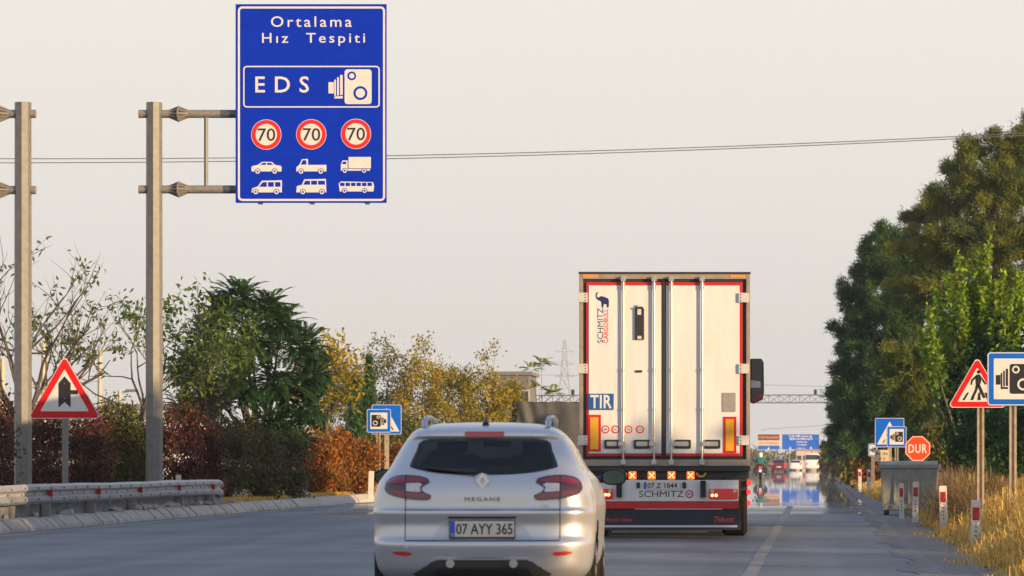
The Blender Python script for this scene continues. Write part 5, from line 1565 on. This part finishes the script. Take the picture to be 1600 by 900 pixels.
leafy_tree('yellow_leaf_tree', 'small yellowing tree behind the orange hedge', 512, 112, 515, 95, lm_gold, 62, n=64, per=22, leaf=.13, spread=.16, cz=.72, rzf=.28, r0=.07, trunk=.42, shell=.2, droop=.5)
# autumn bushes beyond
G4 = 'tall golden bushes left of the road'
for i, (px, Y, top, w, m, lab) in enumerate(((545, 150, 560, 90, lm_olive, 'grey olive bush right of the yellowing tree'), (600, 152, 535, 110, lm_olive, 'tallest grey green bush behind the left blue signs'), (655, 146, 548, 100, lm_gold, 'golden green bush above the left side of the silver car'),
        (705, 150, 552, 100, lm_gold, 'broad golden bush above the silver car roof'), (752, 148, 566, 90, lm_gold, 'golden brown bush before the grey house'), (795, 152, 592, 84, lm_gold, 'low golden bush beside the tarpaulin truck'), (640, 138, 640, 110, lm_olive, 'dull olive undergrowth bush behind the silver car roof'), (745, 140, 645, 130, lm_gold, 'low golden undergrowth bush behind the silver car roof'))):
    r_ = shrub(lab, px, Y, top + 14, w, m, 160 + i, G4, n=120, per=46, leaf=.095, name='bush', spiky=.18, base=0)
    # wispy dry shoots standing out of the top
    rg = random.Random(i + 50); rs = np.random.RandomState(i + 50); mb = MB(); PP = []
    h = WZ(top + 14, Y); rx = w / S(Y) / 2
    for j in range(26):
        x = rg.uniform(-1, 1) * rx; z0 = h * (1 - .35 * (x / rx) ** 2) * .8; L = rg.uniform(.5, 1.15)
        p = [Vector((x, rg.uniform(-.6, .6), z0)), Vector((x + rg.gauss(0, .12), 0, z0 + L * .5)), Vector((x + rg.gauss(0, .3), 0, z0 + L))]
        mb.path(p, [.014, .01, .006], 4)
        for q in range(9): PP.append((p[1] + (p[2] - p[1]) * rg.uniform(-.3, 1) + Vector((rg.gauss(0, .07), rg.gauss(0, .07), 0)))[:])
    mb.build('dry_shoots', bark_grey, r_)
    P = np.array(PP); V, Fq, t = leaves(rs, P, .12, .06, (0, 0, 0), 1, rs.uniform(.2, .9, len(P))); mesh_np('shoot_leaves', V, Fq, m, t, r_)
Yp = 182.0; cxp2 = 848
sP = S(Yp)
feather_tree('slender young tree with palm like leaf tufts beside the tarpaulin truck', cxp2, Yp, 75, [((846 - cxp2) / sP, 0, WZ(568, Yp), .12, 17), ((830 - cxp2) / sP, 0, WZ(578, Yp), .1, 9), ((864 - cxp2) / sP, .1, WZ(616, Yp), .15, 14), ((842 - cxp2) / sP, 0, WZ(606, Yp), .12, 8)], leafmat('leaf_fresh_green', (.09, .14, .02), (.34, .36, .05), .45), base=0, frond=.62, nl=6, r0=.04, name='slender_tree', lw=.1, ll=.26, elmin=.1)
def conifer(label, px, Y, top, w, seed, base=.1):
    r_ = thing('dark_conifer', label, 'tree', (WX(px, Y), Y, base), 0, 'small conifers among the bushes'); rs = np.random.RandomState(seed)
    h = WZ(top, Y) - base; n = 3600
    z = rs.uniform(0, 1, n) ** 1.1; a = rs.uniform(0, 6.283, n); rr = (1 - z) ** .8 * (w / S(Y) / 2) * rs.uniform(.3, 1.05, n)
    P = np.stack([rr * np.cos(a), rr * np.sin(a), .1 + z * (h - .1)], 1)
    V, Fq, t = leaves(rs, P, .22, .05, (0, 0, 1.2), .8); mesh_np('crown', V, Fq, lm_pine, t, r_)
    MB().path([(0, 0, -.1), (0, 0, h * .5), (0, 0, h * .97)], [.08, .05, .01], 7).build('trunk', bark, r_)
conifer('small dark conifer between the yellowing tree and the olive bush', 577, 135, 560, 48, 3)
conifer('narrow dark conifer behind the orange hedge', 556, 130, 590, 40, 4)

# pines on the right
def needles(rs, C, O, K, L, W, spread):
    n = len(C) * K
    P = np.repeat(C, K, 0) + rs.normal(size=(n, 3)) * spread
    d = unit(np.repeat(O, K, 0) * .8 + rs.normal(size=(n, 3)) * .75 + np.array([0, 0, .25]))
    u = unit(np.cross(d, rs.normal(size=(n, 3)))) * (W * .5)
    l = (L * rs.uniform(.6, 1.25, n))[:, None]
    V = np.stack([P - u, P + u, P + d * l], 1).reshape(-1, 3)
    return V, np.arange(3 * n).reshape(n, 3)
def pine(label, px, Y, top, lobes, m, seed, base=-.1, r0=.22, K=30, dens=1.0, L=.22, group='pines on the right side of the road', mats2=None):
    """lobes: (px, py, radius px, depth offset) foliage masses carried by limbs"""
    r_ = thing('pine_tree', label, 'tree', (WX(px, Y), Y, base), 0, group)
    rs = np.random.RandomState(seed); rng = random.Random(seed); s = S(Y)
    tb_ = MB(); h = WZ(top, Y) - base
    tp = [Vector((0, 0, -.2)), Vector((.1, 0, h * .3)), Vector((-.1, .1, h * .6)), Vector((.05, 0, h * .95))]
    tb_.path(tp, [r0 * 1.2, r0, r0 * .7, r0 * .15], 10)
    CC, OO, TT, VV = [], [], [], []
    for (lx_, ly_, lr, dy) in lobes:
        c = Vector(((lx_ - px) / s, dy, WZ(ly_, Y) - base)); rr = lr / s
        zt3 = min(h * .85, max(h * .12, c.z - .35 * abs(c.x))); t = zt3 / h
        st = tp[1] + (tp[3] - tp[1]) * max(0, min(1, (t - .3) / .65))
        st = Vector((st.x, st.y, zt3))
        tb_.path([st, st * .5 + c * .5 + Vector((0, 0, -.1)), c], [r0 * .36, r0 * .24, r0 * .08], 6)
        n = int(dens * 230 * rr ** 2)
        d = unit(rs.normal(size=(n, 3))); rad = rs.uniform(.06, 1.0, n) ** .5
        # each lobe is itself broken into sprays
        sp = unit(rs.normal(size=(max(6, n // 12), 3))); sp_i = np.argmax(d @ sp.T + rs.uniform(0, .25, (n, len(sp))), 1)
        d2 = unit(d * .5 + sp[sp_i] * .95); rad = rad * rs.uniform(.6, 1.38, len(sp))[sp_i]
        C = np.array(c[:]) + d2 * rad[:, None] * rr * np.array([1, 1, .82])
        CC.append(C); OO.append(d2); TT.append(np.clip(rs.uniform(.15, .85, len(sp))[sp_i] + rs.normal(0, .1, n), 0, 1))
        for k in range(4):
            q = Vector(C[rng.randrange(n)]); tb_.path([c, (c + q) * .5, q], [r0 * .1, r0 * .06, r0 * .03], 4)
    C = np.concatenate(CC); O = np.concatenate(OO); T = np.concatenate(TT)
    V, Fq = needles(rs, C, O, K, L, .034 * Y / 140, .1)
    mesh_np('crown', V, Fq, m, np.repeat(T, K * 3), r_, 3)
    tb_.build('trunk', bark, r_, smooth=60)
    return r_
pine('tall olive pine reaching the top of the right picture edge', 1575, 150, 190,
     [(1515, 235, 26, 0), (1510, 275, 38, -.3), (1570, 235, 40, 0), (1610, 205, 36, 0), (1560, 300, 55, -.8), (1490, 320, 45, 0), (1455, 325, 26, 0), (1440, 345, 26, .3), (1625, 290, 60, 0), (1480, 385, 50, -.4), (1540, 385, 60, -1), (1600, 370, 55, -1), (1430, 390, 38, 0), (1470, 450, 50, -.6), (1420, 450, 34, 0), (1540, 460, 55, -1), (1610, 460, 50, -1), (1500, 520, 55, -.8), (1650, 380, 60, 0)], lm_pine_w, 81, r0=.3)
pine('dark green pine leaning towards the road on the right', 1440, 158, 345,
     [(1378, 365, 26, 0), (1365, 400, 28, 0), (1400, 385, 34, 0), (1390, 430, 45, -.4), (1430, 400, 34, 0), (1340, 425, 22, 0), (1332, 455, 26, 0), (1350, 480, 40, -.2), (1400, 490, 52, -.8), (1330, 520, 32, 0), (1365, 545, 45, -.5), (1330, 575, 36, 0), (1440, 550, 55, -.8), (1400, 590, 50, -.8), (1318, 610, 24, 0), (1345, 630, 42, -.4), (1320, 660, 26, 0), (1390, 650, 46, -.7), (1440, 640, 50, -.8), (1350, 690, 36, -.3), (1420, 690, 40, -.6), (1455, 470, 40, -.5)], lm_pine, 82, r0=.26)
pine('olive pine branches low over the far road edge on the right', 1470, 140, 520,
     [(1390, 560, 30, -.3), (1415, 590, 36, -.4), (1375, 600, 22, 0), (1440, 560, 38, -.5), (1450, 620, 40, -.6), (1480, 580, 40, -.3), (1420, 640, 30, -.3), (1490, 650, 45, -.3)], lm_pine_w, 83, r0=.16, dens=.8)
pine('dark pine farther along the road, left of the leaning pine', 1345, 215, 590,
     [(1305, 610, 14, 0), (1312, 640, 22, 0), (1330, 620, 24, 0), (1310, 675, 22, 0), (1340, 660, 30, 0), (1335, 700, 26, 0), (1306, 700, 16, 0), (1360, 680, 30, 0)], lm_pine, 84, r0=.2)
# upright lime green shoots in front of the pines
def shoot_tree(label, px, Y, seed, shoots, m, base=-.1):
    r_ = thing('broadleaf_tree', label, 'tree', (WX(px, Y), Y, base)); rs = np.random.RandomState(seed); rng = random.Random(seed)
    s = S(Y); tb_ = MB(); PP, TB, DD = [], [], []
    for (bx, by, tx_, ty_, dy) in shoots:
        a = Vector(((bx - px) / s, dy, WZ(by, Y) - base)); b = Vector(((tx_ - px) / s, dy + rng.uniform(-.2, .2), WZ(ty_, Y) - base))
        tb_.path([(0, 0, .3), (a.x * .6, a.y * .6, a.z * .6), a, b], [.07, .045, .03, .008], 5)
        n = int((b - a).length * 105)
        for i in range(n):
            t = rng.random() ** .9; p = a + (b - a) * t; ang = rng.uniform(0, 6.283); rr = rng.uniform(.02, .17) * (1.15 - .7 * t)
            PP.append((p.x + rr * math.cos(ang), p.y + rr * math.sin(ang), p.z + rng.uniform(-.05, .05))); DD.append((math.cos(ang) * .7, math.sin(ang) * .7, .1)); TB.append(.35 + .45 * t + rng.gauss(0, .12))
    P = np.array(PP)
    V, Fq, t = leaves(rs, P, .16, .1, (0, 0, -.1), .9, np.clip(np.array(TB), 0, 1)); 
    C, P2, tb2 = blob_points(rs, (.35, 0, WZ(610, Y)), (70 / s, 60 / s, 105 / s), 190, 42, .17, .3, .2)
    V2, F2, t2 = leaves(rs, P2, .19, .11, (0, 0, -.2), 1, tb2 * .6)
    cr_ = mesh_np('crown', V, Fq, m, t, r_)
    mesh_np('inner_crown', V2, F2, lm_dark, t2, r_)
    tb_.path([(0, 0, -.2), (0, 0, .5), (.05, 0, 1.2)], [.16, .13, .1], 8); tb_.build('trunk', bark, r_, smooth=60)
shoots = []
rg = random.Random(33)
for (tx_, ty_) in ((1544, 375), (1532, 395), (1494, 398), (1512, 405), (1570, 420), (1592, 425), (1479, 425), (1462, 452), (1556, 440), (1520, 440), (1612, 410), (1630, 430), (1448, 480), (1500, 460), (1580, 455), (1535, 450), (1600, 470), (1436, 515), (1470, 500), (1550, 500), (1620, 500), (1510, 500), (1444, 545), (1590, 520), (1640, 470)):
    shoots.append((tx_ + (1530 - tx_) * .35 + rg.uniform(-12, 12), ty_ + rg.uniform(110, 180), tx_, ty_, rg.uniform(-.9, .6)))
shoot_tree('bright green tree with upright leafy shoots behind the pedestrian triangle', 1530, 106, 91, shoots, lm_lime)
# understorey on the right
for i, (px, Y, top, w, m, lab) in enumerate(((1488, 126, 655, 80, lm_dark, 'dark green bush right of the stop sign'), (1540, 96, 640, 110, lm_dark, 'dark green bush behind the pedestrian triangle post'), (1610, 92, 640, 110, lm_dark, 'dark green bush at the right picture edge behind the camera sign'), (1462, 124, 672, 42, lm_olive, 'pale dry bush beside the stop sign'))):
    shrub(lab, px, Y, top, w, m, 190 + i, 'bushes under the right hand trees', n=90, per=70, leaf=.1, name='bush', base=-.1, spiky=.08)

# dry grass
straw = leafmat('dry_grass', (.36, .2, .035), (.85, .6, .19), .4, .7)
straw2 = leafmat('dry_weed', (.12, .085, .05), (.36, .24, .11), .3, .8)
def grass(name, label, X, Yv, Z0, H, m, seed, W=.011, lean=.35, parent=None):
    rs = np.random.RandomState(seed); n = len(X)
    a = rs.uniform(0, 6.283, n); ln = np.abs(rs.normal(0, lean, n)); h = H * rs.uniform(.5, 1.25, n)
    dx, dy = np.cos(a) * ln * h, np.sin(a) * ln * h
    b = rs.uniform(0, 6.283, n); ux, uy = np.cos(b) * W * rs.uniform(.6, 1.5, n), np.sin(b) * W
    B = np.stack([X, Yv, Z0], 1)
    U_ = np.stack([ux, uy, np.zeros(n)], 1)
    M1 = B + np.stack([dx * .3, dy * .3, h * .6], 1); T1 = B + np.stack([dx, dy, h * (1 - .25 * ln)], 1)
    V = np.stack([B - U_, B + U_, M1 + U_ * .7, M1 - U_ * .7, T1 + U_ * .35, T1 - U_ * .35], 1).reshape(-1, 3)
    i = np.arange(n)[:, None] * 6
    Fq = np.concatenate([i + np.array([[0, 1, 2, 3]]), i + np.array([[3, 2, 4, 5]])], 0)
    t = np.repeat(np.clip(rs.normal(.5, .25, n), 0, 1), 6)
    o = mesh_np(name, V, Fq, m, t, parent)
    return tag(o, label, 'grass', kind='stuff')
rs = np.random.RandomState(5)
n = 110000
Yg = 38 + 95 * rs.uniform(0, 1, n) ** 1.2
Xg = 1.38 + .012 * (Yg - 38) + np.abs(rs.normal(0, 1, n)) * 1.3 + rs.uniform(0, 2.6, n) + .15 * np.sin(Yg * .7)
patchy = np.sin(Xg * 2.1 + Yg * .5) + np.sin(Yg * 1.1 - Xg) + rs.normal(0, .6, n)
ok = (patchy > -1.0) & (Xg < .054 * Yg + .75); Xg, Yg, patchy = Xg[ok], Yg[ok], patchy[ok]
Hg = (.07 + .5 * np.clip((Xg - 1.75 - .005 * (Yg - 38)) / 1.0, 0, 1)) * (1 + .18 * patchy)
grass('dry_grass', 'tall golden dry grass along the right road edge', Xg, Yg, np.full(len(Xg), -.05), Hg, straw, 6)
# grey brown weeds in tufts
n = 20000
cx_ = rs.uniform(2.35, 4.4, 90); cy_ = rs.uniform(60, 105, 90); id_ = rs.randint(0, 90, n)
X2 = cx_[id_] + rs.normal(0, .13, n); Y2 = cy_[id_] + rs.normal(0, .2, n)
grass('dry_weeds', 'grey brown dry weeds standing among the golden grass', X2, Y2, np.full(n, -.05), rs.uniform(.4, 1.0, 90)[id_], straw2, 7, .007, .6)
n = 26000
X3 = -13.45 - np.abs(rs.normal(0, .9, n)); Y3 = rs.uniform(86, 150, n)
grass('dry_verge_grass', 'short golden dry grass behind the left kerb', X3, Y3, np.full(n, .16), np.full(n, .12), straw, 8, .012)
n = 30000
Y4 = rs.uniform(115, 300, n); X4 = 1.7 + np.abs(rs.normal(0, 2.2, n))
grass('far_dry_grass', 'far strip of dry grass along the right road edge below the pines', X4, Y4, np.full(n, -.05), .25 + .25 * np.clip((X4 - 1.7) / 1.5, 0, 1), straw, 9, .02)
for i, (px, Y, top, w, m, lab) in enumerate(((1318, 300, 700, 40, lm_brown, 'brownish far bush at the foot of the farther dark pine'), (1300, 420, 706, 34, lm_olive, 'hazy far bush where the right road edge meets the horizon'), (1340, 190, 702, 46, lm_olive, 'dry olive bush below the dark leaning pine'), (1362, 165, 712, 40, lm_orange, 'rust coloured bush left of the waste container'))):
    shrub(lab, px, Y, top, w, m, 210 + i, 'far bushes along the right road edge', n=60, per=50, leaf=.0011 * Y, name='bush', base=-.05, spiky=.1)
# ------------------------------------------------------------------ trees beyond the right picture edge that shade the road
proto = leafy_tree('roadside_tree', 'round crowned roadside tree outside the right picture edge', 1275, 60, 722, 200, lm_dark, 99, base=-.1, n=10, per=4)
for c in list(proto.children): bpy.data.objects.remove(c)
bpy.data.objects.remove(proto)
def shade_tree(x, y, zlo, zhi, rad, seed, label):
    r_ = thing('roadside_tree', label, 'tree', (x, y, -.05), 0, 'roadside trees right of the camera')
    rs = np.random.RandomState(seed)
    C, P, tb = blob_points(rs, (0, 0, (zlo + zhi) / 2), (rad, rad, (zhi - zlo) / 2), 150, 44, .16, .2, .08)
    V, Fq, t = leaves(rs, P, .42, .26, (0, 0, 0), 1, tb)
    mesh_np('crown', V, Fq, lm_green, t, r_)
    tb_ = MB().path([(0, 0, -.1), (.05, 0, zlo * .6), (0, 0, (zlo + zhi) / 2)], [.22, .17, .08], 8)
    for i in range(0, 130, 5): tb_.path([(0, 0, zlo * .8), (C[i] * .5 + np.array([0, 0, zlo * .45])).tolist(), C[i].tolist()], [.09, .05, .02], 5)
    tb_.build('trunk', bark, r_)
    return r_
SHADE = [(20, 3, 4.1, 6.4, 2.7), (20, 8.5, 4.1, 6.6, 2.7), (20, 14, 4.1, 6.6, 2.6), (20, 22.5, 4.1, 6.0, 2.8), (20, 28.5, 4.1, 6.0, 2.9), (20, 34.5, 4.1, 6.0, 2.9), (20, 40.5, 3.9, 5.5, 2.7), (20.5, 55, 4.1, 7.8, 2.8), (20, 60, 4.1, 7.4, 2.9), (20, 65, 4.1, 8.4, 2.9), (20, 70.5, 4.1, 9.0, 2.9), (21, 76, 4.1, 8.6, 2.9), (20, 83, 4.1, 7.4, 2.5)]
for i, a in enumerate(SHADE):
    shade_tree(*a, 300 + i, 'round crowned roadside tree outside the right picture edge')

# ------------------------------------------------------------------ things far behind
def house(label, px0, px1, top, Y, wallm, win=(3, 2), roof=None, name='house', depth=9.0):
    r_ = thing(name, label, 'building', (WX((px0 + px1) / 2, Y), Y, 0))
    w_ = (px1 - px0) / S(Y) / 2; h = WZ(top, Y)
    wl = MB().box(-w_, w_, 0, depth, 0, h).build('wall', wallm, r_)
    MB().box(-w_ - .25, w_ + .25, -.25, depth + .25, h + .002, h + .3).build('roof', roof or mat('flat_roof', (0.17, 0.165, 0.16), .8), r_)
    for i in range(win[0]):
        for j in range(win[1]):
            cx = -w_ + 2 * w_ * (i + .5) / win[0]; cz = h * (j + .55) / win[1]
            o = MB().box(cx - .6, cx + .6, -.05, .0, cz - .65, cz + .65).build('window', mat('window_frame', (0.5, 0.5, 0.5), .6), r_)
            MB().box(cx - .5, cx + .5, -.07, -.052, cz - .55, cz + .55).build('pane', dark_glass, o)
    MB().box(-.55, .55, -.06, 0, 0, 2.1).build('door', mat('door_wood', (0.1, 0.06, 0.04), .6), r_)
house('grey block house half hidden behind the golden bushes', 768, 826, 586, 320, mat('house_grey', (0.15, 0.145, 0.145), .85, 0, .1, 1), (3, 2))
house('low white building glimpsed behind the trees at the left', 160, 300, 640, 210, mat('house_white', (0.6, 0.6, 0.6), .8, 0, .05, 1), (4, 1))
house('pale shed glimpsed behind the warning triangle', -40, 60, 655, 190, mat('shed_grey', (0.2, 0.22, 0.24), .8, 0, .05, 1), (2, 1))
house('cream house in the haze far behind the white van', 1244, 1282, 704, 900, mat('house_cream', (0.6, 0.48, 0.33), .8, 0, .05, 1), (4, 1), mat('tile_roof', (0.25, 0.1, 0.08), .8))
def lamp_pole(label, px, Y, top, arm):
    r_ = thing('lamp_post', label, 'lamp post', (WX(px, Y), Y, 0), 0, 'pale lamp posts behind the left hedge')
    h = WZ(top, Y)
    MB().tube((0, 0, 0), (0, 0, h), .12, .09, 8).build('pole', mat('pole_cream', (0.5, 0.44, 0.32), .6, .2), r_)
    MB().tube((0, 0, h - .1), (arm, 0, h - .02), .05, n=6).build('arm', MATS['pole_cream'], r_)
    MB().box(arm - .3, arm + .3, -.12, .12, h - .08, h + .06).build('lamp_head', galv, r_, bevel=.03)
lamp_pole('pale lamp post behind the leafless tree', 68, 160, 535, 1.2)
lamp_pole('pale lamp post with short arm right of the warning triangle', 156, 165, 545, .7)
lamp_pole('low pale lamp post left of the EDS mast', 187, 190, 610, .6)
lamp_pole('pale lamp post at the left picture edge', 4, 150, 560, -.8)
# far wood and haze
def far_wood(name, label, x0, x1, Y, hmin, hmax, seed, m):
    rs = np.random.RandomState(seed); n = 160
    X = rs.uniform(x0, x1, n); C = np.stack([X, Y + rs.uniform(-12, 12, n), rs.uniform(.1, .55, n) * hmax], 1)
    P = np.repeat(C, 130, 0) + rs.normal(size=(n * 130, 3)) * np.array([2.2, 2, hmin * .35])
    P[:, 2] = np.abs(P[:, 2]) 
    V, Fq, t = leaves(rs, P, .28 + Y * .0007, .2 + Y * .0004, (0, 0, 0), 1, np.repeat(rs.uniform(.2, .8, n), 130))
    return tag(mesh_np(name, V, Fq, m, t), label, 'trees', kind='stuff')
far_wood('far_wood', 'hazy line of far trees where the road ends', -60, 45, 1000, 3, 6, 1, lm_olive)
far_wood('far_wood', 'far green trees right of the road behind the pines', 11, 60, 330, 3, 7, 2, lm_dark)
far_wood('far_wood', 'far trees left of the road behind the bushes', -75, -14, 280, 2, 5, 3, lm_olive)
hz = MB().box(-1600, 1600, -70, 2500, -1.2, 84).build('haze', bpy.data.materials.new('haze_air'))
hzm = hz.data.materials[0]; hzm.use_nodes = True
n_ = hzm.node_tree.nodes; n_.remove(n_['Principled BSDF'])
pv = n_.new('ShaderNodeVolumePrincipled'); pv.inputs['Color'].default_value = (.93, .93, .95, 1); pv.inputs['Density'].default_value = .0002; pv.inputs['Anisotropy'].default_value = .1
hzm.node_tree.links.new(pv.outputs[0], n_['Material Output'].inputs['Volume'])
tag(hz, 'pale summer haze in the air over the road', 'haze', kind='stuff')
